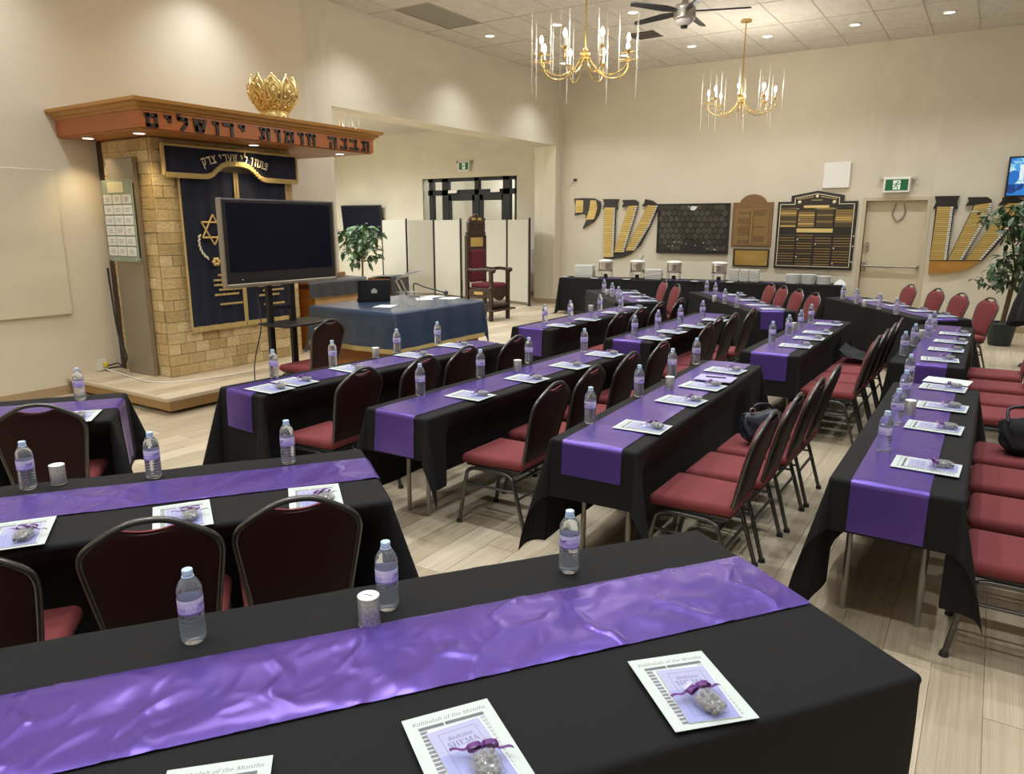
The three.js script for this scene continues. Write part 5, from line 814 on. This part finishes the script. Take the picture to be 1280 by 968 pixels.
function chair(x, z, fx, fz, label, group) {
  const rot = Math.atan2(fz, -fx);
  if (chair0) { const c = dup(chair0, label, group); c.position.set(x, 0, z); c.rotation.y = rot; return c; }
  const t = thing('banquet_chair', label, 'chair', [x, 0, z], rot, group);
  mesh('seat', chairParts.seat, MAT.redFabric, t); mesh('seat_pan', chairParts.seat_pan, MAT.black, t);
  mesh('backrest', chairParts.backrest, padMat, t).userData.label = 'burgundy padded front of the backrest'; mesh('back_panel', chairParts.back_panel, backMat, t).userData.label = 'dark maroon vinyl rear of the backrest';
  mesh('back_frame', chairParts.back_frame, MAT.frame, t);
  chairMesh.leg.forEach((g, i) => { const l = mesh('leg', g, MAT.frame, t); mesh('glide', chairMesh.glide[i], MAT.rubber, l); });
  chairMesh.st.forEach((g) => mesh('stretcher', g, MAT.frame, t)); chairMesh.cross.forEach((g) => mesh('cross_bar', g, MAT.frame, t));
  chair0 = t; return t;
}
const seats = {};
function chairsAt(id, tops, f, dx = 0.325) {      // tops: where the top of each back stands (x,z)
  const t = T(id), n = Math.hypot(...f), fx = f[0] / n, fz = f[1] / n;
  seats[id] = tops.map(([x, z]) => { const cx = x + fx * dx, cz = z + fz * dx; chair(cx, cz, fx, fz, 'burgundy banquet chair, ' + rank(tops.map((q) => q[1]), z) + ' from the buffet end, at ' + t.where, 'chairs at ' + t.where); return [cx, cz]; });
}
for (const [id, tops, f] of chairRows) chairsAt(id, tops, f);
chair(-5.33 - 0.325, -4.98, -1, 0.0, 'burgundy banquet chair standing alone between the television stand and the reading table');

// ---------------------------------------------------------------- bottles and tins
const labelTex = canvasTex(512, 128, (c, W, H) => {
  c.fillStyle = '#c6bce6'; c.fillRect(0, 0, W, H); c.fillStyle = '#a898d8'; c.fillRect(0, H * 0.52, W, H * 0.3); c.fillStyle = '#d9d2ec'; c.fillRect(0, 0, W, H * 0.22); c.fillStyle = '#7a6bb4'; c.fillRect(0, H * 0.88, W, H * 0.12);
  for (let k = 0; k < 2; k++) { const x = k * 256; c.fillStyle = '#5f4fa8'; c.beginPath(); c.moveTo(x + 120, 62); c.quadraticCurveTo(x + 150, 30, x + 176, 40); c.quadraticCurveTo(x + 150, 52, x + 150, 70); c.fill(); c.fillRect(x + 96, 46, 34, 9); c.fillRect(x + 96, 60, 26, 7); c.strokeStyle = '#eceaf6'; c.lineWidth = 4; c.strokeRect(x + 16, 40, 56, 58); c.fillStyle = '#e4e0f2'; for (let j = 0; j < 5; j++) c.fillRect(x + 22, 48 + j * 10, 30 + 12 * hash(j, k, 2), 4); }
});
const labelMat = M({ map: labelTex, roughness: 0.35 });
let bottle0 = null, tin0 = null;
const bodyProf = [[0, 0.004], [0.012, 0.001], [0.026, 0.0], [0.0305, 0.006], [0.032, 0.014]];
for (let k = 0; k < 5; k++) { const y = 0.018 + k * 0.0125; bodyProf.push([0.0322, y], [0.0322, y + 0.005], [0.0306, y + 0.008], [0.0322, y + 0.0115]); }
bodyProf.push([0.0322, 0.086], [0.0318, 0.09], [0.0318, 0.128], [0.0325, 0.133], [0.0325, 0.140], [0.0312, 0.146], [0.0325, 0.150], [0.0295, 0.162], [0.022, 0.176], [0.0145, 0.186], [0.0125, 0.189], [0.0125, 0.2], [0, 0.2]);
function bottle(x, z, label, group, turn) {
  if (bottle0) { const b = dup(bottle0, label, group); b.position.set(x, TH + 0.004, z); b.rotation.y = turn; return; }
  const t = thing('water_bottle', label, 'bottle', [x, TH + 0.004, z], turn, group);
  mesh('body', lathe(bodyProf, 28), MAT.water, t).userData.label = 'clear ribbed plastic body';
  mesh('paper_label', lathe([[0.0328, 0.088], [0.0328, 0.129]], 28), labelMat, t).userData.label = 'lavender label';
  mesh('cap', [lathe([[0, 0.207], [0.0125, 0.207], [0.0138, 0.205], [0.0138, 0.191], [0.0128, 0.189], [0, 0.189]], 24)], MAT.cap, t).userData.label = 'pale blue screw cap'; mesh('neck_ring', new THREE.TorusGeometry(0.0142, 0.0016, 6, 22).rotateX(Math.PI / 2).translate(0, 0.187, 0), MAT.cap, t);
  bottle0 = t;
}
const tinTex = noiseTex(128, (u, v) => { const s = 0.72 + 0.28 * hash((u * 60) | 0, (v * 50) | 0, 6); return [s, s, s]; });
const tinMat = M({ color: lin(0.6, 0.6, 0.6), map: rep(tinTex, 2, 1), roughness: 0.35, metalness: 0.7 });
function tin(x, z, label, turn) {
  if (tin0) { const b = dup(tin0, label); b.position.set(x, TH + 0.004, z); b.rotation.y = turn; return; }
  const t = thing('coin_tin', label, 'tin', [x, TH + 0.004, z], turn);
  mesh('body', lathe([[0, 0], [0.0285, 0], [0.03, 0.003], [0.03, 0.082], [0, 0.082]], 28), tinMat, t); mesh('rim', [new THREE.TorusGeometry(0.03, 0.0015, 6, 28).rotateX(Math.PI / 2).translate(0, 0.084, 0), new THREE.TorusGeometry(0.03, 0.0015, 6, 28).rotateX(Math.PI / 2).translate(0, 0.002, 0)], MAT.steel, t);
  const lid = mesh('lid', cyl(0.0295, 0.0295, 0.004, 0, 0.084, 0, 28), MAT.tinLid, t); mesh('coin_slot', box(0.026, 0.0006, 0.003, 0, 0.0864, 0), MAT.black, lid);
  tin0 = t;
}
const bottles = { 1: [[711, 716], [485, 762], [243, 803]], 2: [[361, 581], [193, 599], [36, 613]], 3: [[101, 502]], 4: [[343, 474], [416.6, 460], [496.5, 442.4], [547, 431.5]], 5: [[525.7, 495.4], [600.7, 473.5], [660.8, 455.5], [730, 441.4]], 6: [[737.3, 530.8], [798, 497.2], [839.4, 472.2], [869.4, 456.5]], 7: [[1104, 567], [1119, 533], [1129, 505], [1135, 481]], 8: [[1129, 446], [1141.7, 434.2], [1159, 424], [1166, 415]], 9: [[681, 404.7], [712.8, 399], [749.8, 389.7], [776, 388]], 10: [[792.9, 421.6], [822, 413.5], [849.9, 406], [877.8, 399]], 11: [[964.4, 430.6], [985, 420.6], [1000, 413], [1013, 404.5]], 12: [[755, 366.8], [765, 372], [772.8, 377.5]], 13: [[883, 368], [893.8, 371.5], [905.6, 381], [921, 386]], 14: [[1053, 375.4], [1070, 380.6], [1098.4, 387.8], [1119.7, 394.3]] };
for (const id of Object.keys(bottles)) { const zs = bottles[id].map(([x, y]) => onY(x, y - 1, TH).z); for (const [x, y] of bottles[id]) { const p = onY(x, y - 1, TH); bottle(p.x, p.z, 'water bottle, ' + rank(zs, p.z) + ' from the buffet end, on ' + T(+id).where, 'bottles on ' + T(+id).where, x * 0.7); } }
for (const [id, x, y] of [[1, 462, 782], [2, 74, 607], [4, 469.8, 449], [5, 646.9, 465.8], [6, 836.7, 488.3], [7, 1136.8, 520], [8, 1150, 425], [9, 738.5, 391.6], [11, 991.5, 415], [12, 759, 370], [13, 892.8, 378.4], [14, 1080, 385]]) { const p = onY(x, y - 1, TH); tin(p.x, p.z, 'silver coin tin with a white slotted lid on ' + T(id).where, x); }

// ---------------------------------------------------------------- place settings: sheet, booklet, pouch
const sheetTex = canvasTex(512, 660, (c, W, H) => {
  c.fillStyle = '#c3cac5'; c.fillRect(0, 0, W, H); c.fillStyle = '#6c7076'; c.font = 'italic 38px serif'; c.textAlign = 'center'; c.fillText('Kabbalah of the Months', W / 2, 74);
  c.fillStyle = '#64666c'; c.fillRect(66, 96, 380, 26); c.fillStyle = '#c3cac5'; c.fillRect(210, 96, 8, 26);
  for (let k = 0; k < 16; k++) { c.fillStyle = '#77757f'; c.fillRect(66, 130 + k * 31, 40, 22); c.fillStyle = '#aaabae'; c.fillRect(406, 130 + k * 31, 40, 22); c.fillStyle = '#c3c4c8'; for (let j = 0; j < 3; j++) c.fillRect(134, 134 + k * 31 + j * 8, 120 + 110 * hash(k, j, 4), 3); }
});
const bookTex = canvasTex(384, 540, (c, W, H) => {
  c.fillStyle = '#a9a8c8'; c.fillRect(0, 0, W, H); c.fillStyle = '#979ac8'; c.fillRect(0, H * 0.42, W, H * 0.58); c.fillStyle = '#d4d4d8'; c.fillRect(0, 0, W, 6); c.fillRect(W - 12, 0, 12, H); c.strokeStyle = '#6f6b92'; c.lineWidth = 3; c.strokeRect(64, 50, 256, 440);
  c.fillStyle = '#5b5884'; c.textAlign = 'center'; c.font = 'italic 44px serif'; c.fillText('Bedtime', W / 2, 122); c.font = '60px serif'; c.fillText('SHEMA', W / 2, 182); c.fillStyle = '#ffffff'; c.beginPath(); c.arc(W / 2, 232, 17, 0, 7); c.fill();
  c.strokeStyle = '#8f8fb8'; c.lineWidth = 2; for (let k = 0; k < 4; k++) { c.beginPath(); c.moveTo(230, 300 + k * 10); c.quadraticCurveTo(300, 330 + k * 22, 318, 300 + k * 40); c.stroke(); }
});
const sheetMat = M({ map: sheetTex, roughness: 0.6 }), bookMat = M({ map: bookTex, roughness: 0.4 });
// sheet geometry: local +z is towards the sitter, 0.205 wide, 0.272 long
function flat(w, h, l) { const b = rbox(w, h, l, h * 0.3, 0, h / 2, 0, 1), p = new THREE.PlaneGeometry(w - 0.001, l - 0.001).rotateX(-Math.PI / 2).translate(0, h + 0.0003, 0); return [b, p]; }
const [shB, shP] = flat(0.205, 0.0012, 0.272), [bkB, bkP] = flat(0.128, 0.003, 0.2);
let sheet0, book0, pouch0;
const pouchBag = (() => { const g = new THREE.SphereGeometry(0.032, 20, 14); const p = g.attributes.position; for (let i = 0; i < p.count; i++) { let x = p.getX(i), y = p.getY(i), z = p.getZ(i); const n = 1 + 0.10 * fbm(x * 60 + 3, z * 60 + y * 40, 61); const neck = z < -0.016 ? Math.max(0.25, 1 - (-0.016 - z) / 0.02) : 1; p.setXYZ(i, x * 0.85 * n * neck, y * 0.42 * n * neck, z * n * 1.2); } g.computeVertexNormals(); const ruff = grid(16, 3, (u, v) => { const a = u * 6.283, r = 0.007 + v * (0.014 + 0.004 * Math.sin(a * 5)); return [r * Math.cos(a), r * 0.6 * Math.sin(a), -0.034 - v * 0.018]; }); return merge([g, ruff]); })();
const pouchRibbon = (() => { const loop = (s) => grid(16, 2, (u, v) => { const a = u * 6.283; return [s * (0.002 + 0.02 * (1 - Math.cos(a)) / 2 * 1.3), 0.006 + 0.006 * Math.sin(a) * 1.0 + 0.004, -0.034 + (v - 0.5) * 0.012 + 0.006 * Math.sin(a / 2)]; }); const tail = (s) => grid(10, 1, (u, v) => [s * (0.004 + u * 0.05), 0.008 - u * 0.009 + 0.003 * Math.sin(u * 9), -0.034 + u * 0.012 * s + (v - 0.5) * 0.007]); return merge([loop(1), loop(-1), tail(1), tail(-1), sph(0.006, 0, 0.006, -0.034, 8)]); })();
const pouchFill = (() => { const o = []; for (let k = 0; k < 60; k++) o.push(sph(0.0038 + 0.0018 * hash(k, 5, 8), (hash(k, 1, 8) - 0.5) * 0.034, (hash(k, 3, 8) - 0.5) * 0.012, (hash(k, 2, 8) - 0.42) * 0.05, 6)); return merge(o); })();
function placeSetting(id, x, z, rot, k, nth) {
  const w = T(id).where, y = TH + 0.0125, put = (proto, make, label, group, px, py, pz, r) => { let o; if (proto) o = dup(proto, label, group); else o = make(label, group); o.position.set(px, py, pz); o.rotation.y = r; if (label.startsWith('ribboned')) o.scale.setScalar(1.2); return o; };
  const loc = (dx, dz, r) => [x + dx * Math.cos(r) + dz * Math.sin(r), z - dx * Math.sin(r) + dz * Math.cos(r)];
  const s = put(sheet0, (l, g) => { const t = thing('program_sheet', l, 'paper', [0, 0, 0], 0, g); mesh('sheet', shB, MAT.paper, t); mesh('printed_face', shP, sheetMat, t); return t; }, 'printed sheet, ' + nth + ' from the buffet end, on ' + w, 'printed sheets on ' + w, x, y, z, rot); sheet0 = sheet0 || s;
  const br = rot + (hash(k, 1, 1) - 0.5) * 0.14, b2 = loc(0.008 + (hash(k, 2, 1) - 0.5) * 0.012, 0.024, rot);
  const b = put(book0, (l, g) => { const t = thing('lavender_booklet', l, 'booklet', [0, 0, 0], 0, g); mesh('pages', bkB, MAT.paper, t); mesh('cover', bkP, bookMat, t); return t; }, 'lavender booklet, ' + nth + ' from the buffet end, on ' + w, 'lavender booklets on ' + w, b2[0], y + 0.0017, b2[1], br); book0 = book0 || b;
  const p2 = loc(0.018 + (hash(k, 3, 1) - 0.5) * 0.05, 0.072 + (hash(k, 4, 1) - 0.5) * 0.024, rot);
  const p = put(pouch0, (l, g) => { const t = thing('gift_pouch', l, 'pouch', [0, 0, 0], 0, g); mesh('bag', pouchBag, MAT.organza, t); mesh('sweets', pouchFill, MAT.candy, t); mesh('ribbon', pouchRibbon, MAT.ribbon, t).userData.label = 'purple ribbon bow'; return t; }, 'ribboned pouch, ' + nth + ' from the buffet end, on ' + w, 'tied pouches on ' + w, p2[0], y + 0.0235, p2[1], rot + (hash(k, 5, 1) - 0.5) * 0.8); pouch0 = pouch0 || p;
}
const sheets = { 1: [[862, 861], [582, 936], [262, 1018]], 2: [[394, 622], [228, 645], [22, 668]], 3: [[240 / 2.548 + 2, 521]], 4: [[337, 486], [369, 477.5], [438, 461], [517, 444], [569, 432]], 5: [[587.8, 494.7], [658.7, 473.5], [712.2, 457.4], [754.9, 443.2]], 6: [[803, 534], [851.4, 501.2], [878.3, 483], [906.5, 463.4]], 7: [[1157.9, 582.7], [1167.3, 534.5], [1177, 508.6], [1179, 485]], 8: [[1174.7, 449.7], [1182.4, 437.3], [1188.4, 427.2], [1193.6, 417.5]], 9: [[700.6, 407], [734.4, 399.4], [767.2, 391], [793.4, 384.6]], 10: [[817.8, 423], [839.4, 414.8], [865.6, 408], [893.8, 400]], 11: [[994.4, 432.5], [1011, 423], [1021.9, 415.8], [1035.6, 405.2]], 12: [[788.8, 366], [799, 371], [808.4, 376]], 13: [[920, 368.5], [935.6, 375], [946.9, 381.3], [965, 386.3]], 14: [[1093.9, 375.6], [1121.4, 382.2], [1149.8, 388.6], [1178, 395.2]] };
{
  let k = 0;
  for (const id of Object.keys(sheets)) {
    const t = T(+id), zs = sheets[id].map(([x, y]) => onY(x, y, TH + 0.012).z);
    sheets[id].forEach(([x, y], i) => {
      const p = onY(x, y, TH + 0.012), nx = id >= 12 ? -t.u[1] * -1 : (id <= 3 ? -t.u[1] : 1);
      // direction towards the sitter
      let f; if (+id <= 3) f = [0.807, 0.59]; else if (+id >= 12) f = [t.u[1], -t.u[0]]; else f = [1, 0];
      placeSetting(+id, p.x, p.z, Math.atan2(f[0], f[1]) + (hash(k, 9, 2) - 0.5) * 0.16 - (+id === 1 ? [0.06, 0.0, 0.1][i] : 0), k++, rank(zs, p.z));
    });
  }
  const p = onY(894.4, 474, TH + 0.012), n = thing('notebook', 'lavender notebook with a black pen among sheets beside the navy handbag', 'notebook', [p.x, TH + 0.0125, p.z], Math.PI / 2 + 0.05);
  mesh('pages', rbox(0.2, 0.006, 0.26, 0.002, 0, 0.003, 0, 1), MAT.paper, n); mesh('cover', box(0.2, 0.001, 0.26, 0, 0.0066, 0), M({ color: lin(0.42, 0.37, 0.66), roughness: 0.5 }), n);
  tag(mesh('pen', rod([p.x - 0.07, TH + 0.0245, p.z], [p.x + 0.07, TH + 0.0245, p.z - 0.02], 0.0045), MAT.black), 'black pen lying across the lavender notebook', 'pen');
  const q = onY(1184.3, 478, TH + 0.012), m = tag(mesh('folded_leaflet', rbox(0.21, 0.003, 0.28, 0.001, 0, 0.0015, 0, 1), MAT.paper), 'extra white leaflet overlapping the last sheet on the short-clothed table', 'paper'); m.position.set(q.x, TH + 0.0185, q.z); m.rotation.y = Math.PI / 2 - 0.12;
}
// ---------------------------------------------------------------- bags and coat
function bagGeo(w, h, d, k) { const g = new THREE.SphereGeometry(1, 36, 26), p = g.attributes.position; for (let i = 0; i < p.count; i++) { let x = p.getX(i), y = p.getY(i), z = p.getZ(i); const sq = (v, e) => Math.sign(v) * Math.pow(Math.abs(v), e); x = sq(x, 0.55); y = sq(y, 0.6); z = sq(z, 0.55); const top = (y + 1) / 2, pin = 1 - 0.55 * Math.pow(top, 1.6), f = 1 + 0.22 * fbm(x * 3 + k, y * 2 + z * 3, k, 5) + 0.05 * Math.sin((x + z) * 9 + y * 2) * top; p.setXYZ(i, x * w / 2 * f, (y + 1) * h / 2 * (1 + 0.06 * Math.sin(x * 4)), z * d / 2 * pin * f); } g.computeVertexNormals(); return g; }
{
  const s = seats[6][2], t = thing('navy_handbag', 'slouchy navy leather handbag on a chair seat third straight table from the television', 'handbag', [s[0] - 0.0, 0.478, s[1]], 0.5);
  mesh('body', bagGeo(0.27, 0.21, 0.16, 4), MAT.leather, t); mesh('handle', tube([[-0.08, 0.19, 0.02], [-0.06, 0.25, 0.02], [0.03, 0.245, -0.02], [0.08, 0.19, -0.02]], 0.009, 30, 7), MAT.leather, t); mesh('clasp', new THREE.TorusGeometry(0.017, 0.004, 8, 18).translate(-0.08, 0.215, 0.03), MAT.steel, t);
  const q = seats[7][3], u = thing('black_bag', 'black shoulder bag slumped on a chair seat at the short-clothed table', 'bag', [q[0] + 0.02, 0.478, q[1]], 0.3);
  mesh('body', bagGeo(0.26, 0.22, 0.24, 8), MAT.wool, u); mesh('strap', tube([[-0.12, 0.2, 0.05], [-0.1, 0.27, 0], [0.05, 0.28, 0], [0.12, 0.19, 0.05]], 0.01, 30, 7), MAT.leather, u);
  // coat stand with a black coat, at the edge of the view near the ficus
  const c = thing('coat_stand', 'black coat stand beside the ficus tree', 'coat stand', [0.62, 0, -11.7]); mesh('pole', cyl(0.02, 0.02, 1.72, 0, 0.88, 0, 14), MAT.blackMetal, c); mesh('base', cyl(0.18, 0.2, 0.03, 0, 0.015, 0, 28), MAT.blackMetal, c); for (let k = 0; k < 4; k++) mesh('hook', tube([[0, 1.6, 0], [0.08 * Math.cos(k * 1.571), 1.58, 0.08 * Math.sin(k * 1.571)], [0.12 * Math.cos(k * 1.571), 1.66, 0.12 * Math.sin(k * 1.571)]], 0.009, 14, 6), MAT.blackMetal, c);
  const ct = mesh('black_coat', grid(48, 24, (u2, v) => { const a = u2 * 6.283, r = (0.09 + 0.2 * Math.pow(v, 0.5) + 0.03 * v) * (1 + 0.12 * Math.sin(a * 6 + 1) * v + 0.1 * fbm(u2 * 8, v * 3, 77)); return [r * Math.cos(a) * 1.15, 1.56 - v * 1.0 - 0.06 * Math.sin(a * 2) * v, r * 0.8 * Math.sin(a)]; }), MAT.wool); tag(ct, 'long black coat hanging on the coat stand', 'coat'); ct.position.set(0.62, 0, -11.7);
  const jk = seats[11][3]; const dj = tag(mesh('black_jacket', grid(20, 16, (u2, v) => { const x = -0.20 + 0.28 * u2, z = -0.22 + 0.44 * v; return [x, 0.482 + 0.03 * (1 + fbm(u2 * 4, v * 4, 31)) + 0.10 * Math.pow(1 - u2, 2), z]; }), MAT.wool), 'black jacket folded on the last chair seat at the third straight table from the throne', 'jacket'); dj.position.set(jk[0], 0, jk[1]);
}
// ---------------------------------------------------------------- buffet
{
  const t = T(15), rot = t.rot, at = (s, q) => [t.c[0] + t.u[0] * s - t.u[1] * q * 1, t.c[1] + t.u[1] * s + t.u[0] * q];
  const onB = (x, q) => { // point on the buffet whose picture column is x, q metres from its axis (positive to the front)
    let best = [0, 1e9]; for (let s = -2.65; s <= 2.65; s += 0.005) { const [a, b] = at(s, q), v = new THREE.Vector3(a, TH, b).project(camera), px = (v.x + 1) * 640; if (Math.abs(px - x) < best[1]) best = [s, Math.abs(px - x)]; } return at(best[0], q);
  };
  const y = TH + 0.003;
  [[757, 'first'], [796, 'second'], [842, 'third'], [898, 'fourth']].forEach(([x, n], i) => {
    const [a, b] = onB(x, 0.05), w = thing('food_warmer', ['steel food warmer under the gold shin letter on the buffet', 'steel food warmer with a ladle handle standing out of its lid', 'steel food warmer below the leaf board on the buffet', 'steel food warmer below the brown name board on the buffet'][i], 'food warmer', [a, y + 0.013, b], rot);
    const R = 0.15; for (let k = 0; k < 4; k++) { const an = k * 1.571 + 0.785; mesh('leg', rod([R * 1.05 * Math.cos(an), 0, R * 1.05 * Math.sin(an)], [R * 1.05 * Math.cos(an), 0.3, R * 1.05 * Math.sin(an)], 0.009), MAT.steel, w); }
    for (const ry of [0.3, 0.13]) mesh('ring', new THREE.TorusGeometry(R * 1.03, 0.0075, 6, 28).rotateX(Math.PI / 2).translate(0, ry, 0), MAT.steel, w);
    mesh('vessel', lathe([[0, 0.14], [R * 0.9, 0.14], [R * 0.97, 0.17], [R * 0.97, 0.32], [R, 0.33]], 28), MAT.steel, w); mesh('lid', lathe([[R, 0.331], [R * 0.95, 0.35], [R * 0.4, 0.365], [0, 0.368]], 28), MAT.white, w); mesh('burner', cyl(0.04, 0.045, 0.07, 0, 0.035, 0, 16), MAT.black, w);
    if (i === 1) mesh('ladle', rod([0.06, 0.34, 0], [0.12, 0.46, 0], 0.008), MAT.black, w);
  });
  const plateG = lathe([[0, 0], [0.085, 0], [0.128, 0.004], [0.134, 0.0065], [0.134, 0.0108], [0.126, 0.0112], [0.09, 0.006], [0, 0.005]], 28);
  for (const [x, n, name, q] of [[991, 15, 'white dinner plate in the first stack below the black name board', 0.1], [1010, 15, 'white dinner plate in the middle stack below the black name board', 0.1], [1029, 13, 'white dinner plate in the stack beside the napkins', 0.1]]) { const [a, b] = onB(x, q); for (let k = 0; k < n; k++) { const m = tag(mesh('dinner_plate', plateG, MAT.white), name.replace('plate in', 'plate, ' + ORD[k] + ' from the bottom, in'), 'plate', name.replace('white dinner plate', 'plates')); m.position.set(a + (hash(k, x, 1) - 0.5) * 0.006, y + k * 0.0115, b); } }
  for (const [x, n, w, d, h, name, q] of [[731, 6, 0.38, 0.26, 0.042, 'white tray in the stack beside the column', 0.0], [817, 5, 0.33, 0.24, 0.04, 'white tray in the stack between two food warmers', 0.0], [917, 5, 0.165, 0.2, 0.046, 'white foam box in the first stack right below the brass plaque', -0.05], [930, 5, 0.165, 0.2, 0.046, 'white foam box in the middle stack right below the brass plaque', -0.05], [942.5, 5, 0.165, 0.2, 0.046, 'white foam box in the stack beside the dinner plates', -0.05]]) { const [a, b] = onB(x, q); for (let k = 0; k < n; k++) { const m = tag(mesh('foam_tray', [rbox(w, h - 0.004, d, 0.008, 0, h / 2, 0, 1), rbox(w + 0.012, 0.006, d + 0.012, 0.002, 0, h - 0.006, 0, 1)], MAT.white), name.replace(/(box|tray) in/, '$1, ' + ORD[k] + ' from the bottom, in'), 'tray', name.replace(/^white (foam box|tray)/, 'trays')); m.position.set(a + (hash(k, x | 0, 2) - 0.5) * 0.015, y + k * h, b); m.rotation.y = rot + (hash(k, x | 0, 3) - 0.5) * 0.1; } }
  { const [a, b] = onB(1050, 0.1), m = tag(mesh('napkin_heap', grid(20, 20, (u, v) => { const p = (u - 0.5) * 0.22, q = (v - 0.5) * 0.24, e = Math.max(0, 1 - Math.pow(Math.abs(u - 0.5) * 2, 3)) * Math.max(0, 1 - Math.pow(Math.abs(v - 0.5) * 2, 3)); return [p, 0.004 + e * (0.07 + 0.05 * fbm(u * 6, v * 6, 15)), q]; }), Object.assign(MAT.paper.clone(), { side: THREE.DoubleSide })), 'crumpled heap of white napkins at the end of the buffet', 'napkins'); m.position.set(a, y, b); m.rotation.y = rot; }
  for (const [x, l, q, n] of [[765, 0.5, 0.2, 'under the first two food warmers'], [846, 0.5, 0.2, 'under the third food warmer'], [890, 0.45, 0.2, 'under the fourth food warmer'], [968, 0.42, 0.05, 'between the foam boxes and plates']]) { const [a, b] = onB(x, q), m = tag(mesh('buffet_napkin', grid(24, 8, (u, v) => [(u - 0.5) * l, 0.003 + 0.004 * (1 + fbm(u * 7, v * 4, 5)), (v - 0.5) * 0.22]), MAT.satin), 'short purple satin runner ' + n + ' on the buffet', 'table runner'); m.position.set(a, y, b); m.rotation.y = rot; }
  for (const [x, q] of [[704, 0.1], [743, 0.25], [783, 0.3], [868, 0.3], [912, 0.28]]) { const [a, b] = onB(x, q), m = tag(mesh('saucer', plateG, MAT.white), 'single white saucer on the buffet ' + { 704: 'beside the column', 743: 'beside the stacked trays', 783: 'between the first two food warmers', 868: 'between the last two food warmers', 912: 'in front of the foam boxes' }[x], 'plate', 'single saucers on the buffet'); m.position.set(a, y, b); m.scale.setScalar(0.6); }
}
renderer.render(scene, camera);
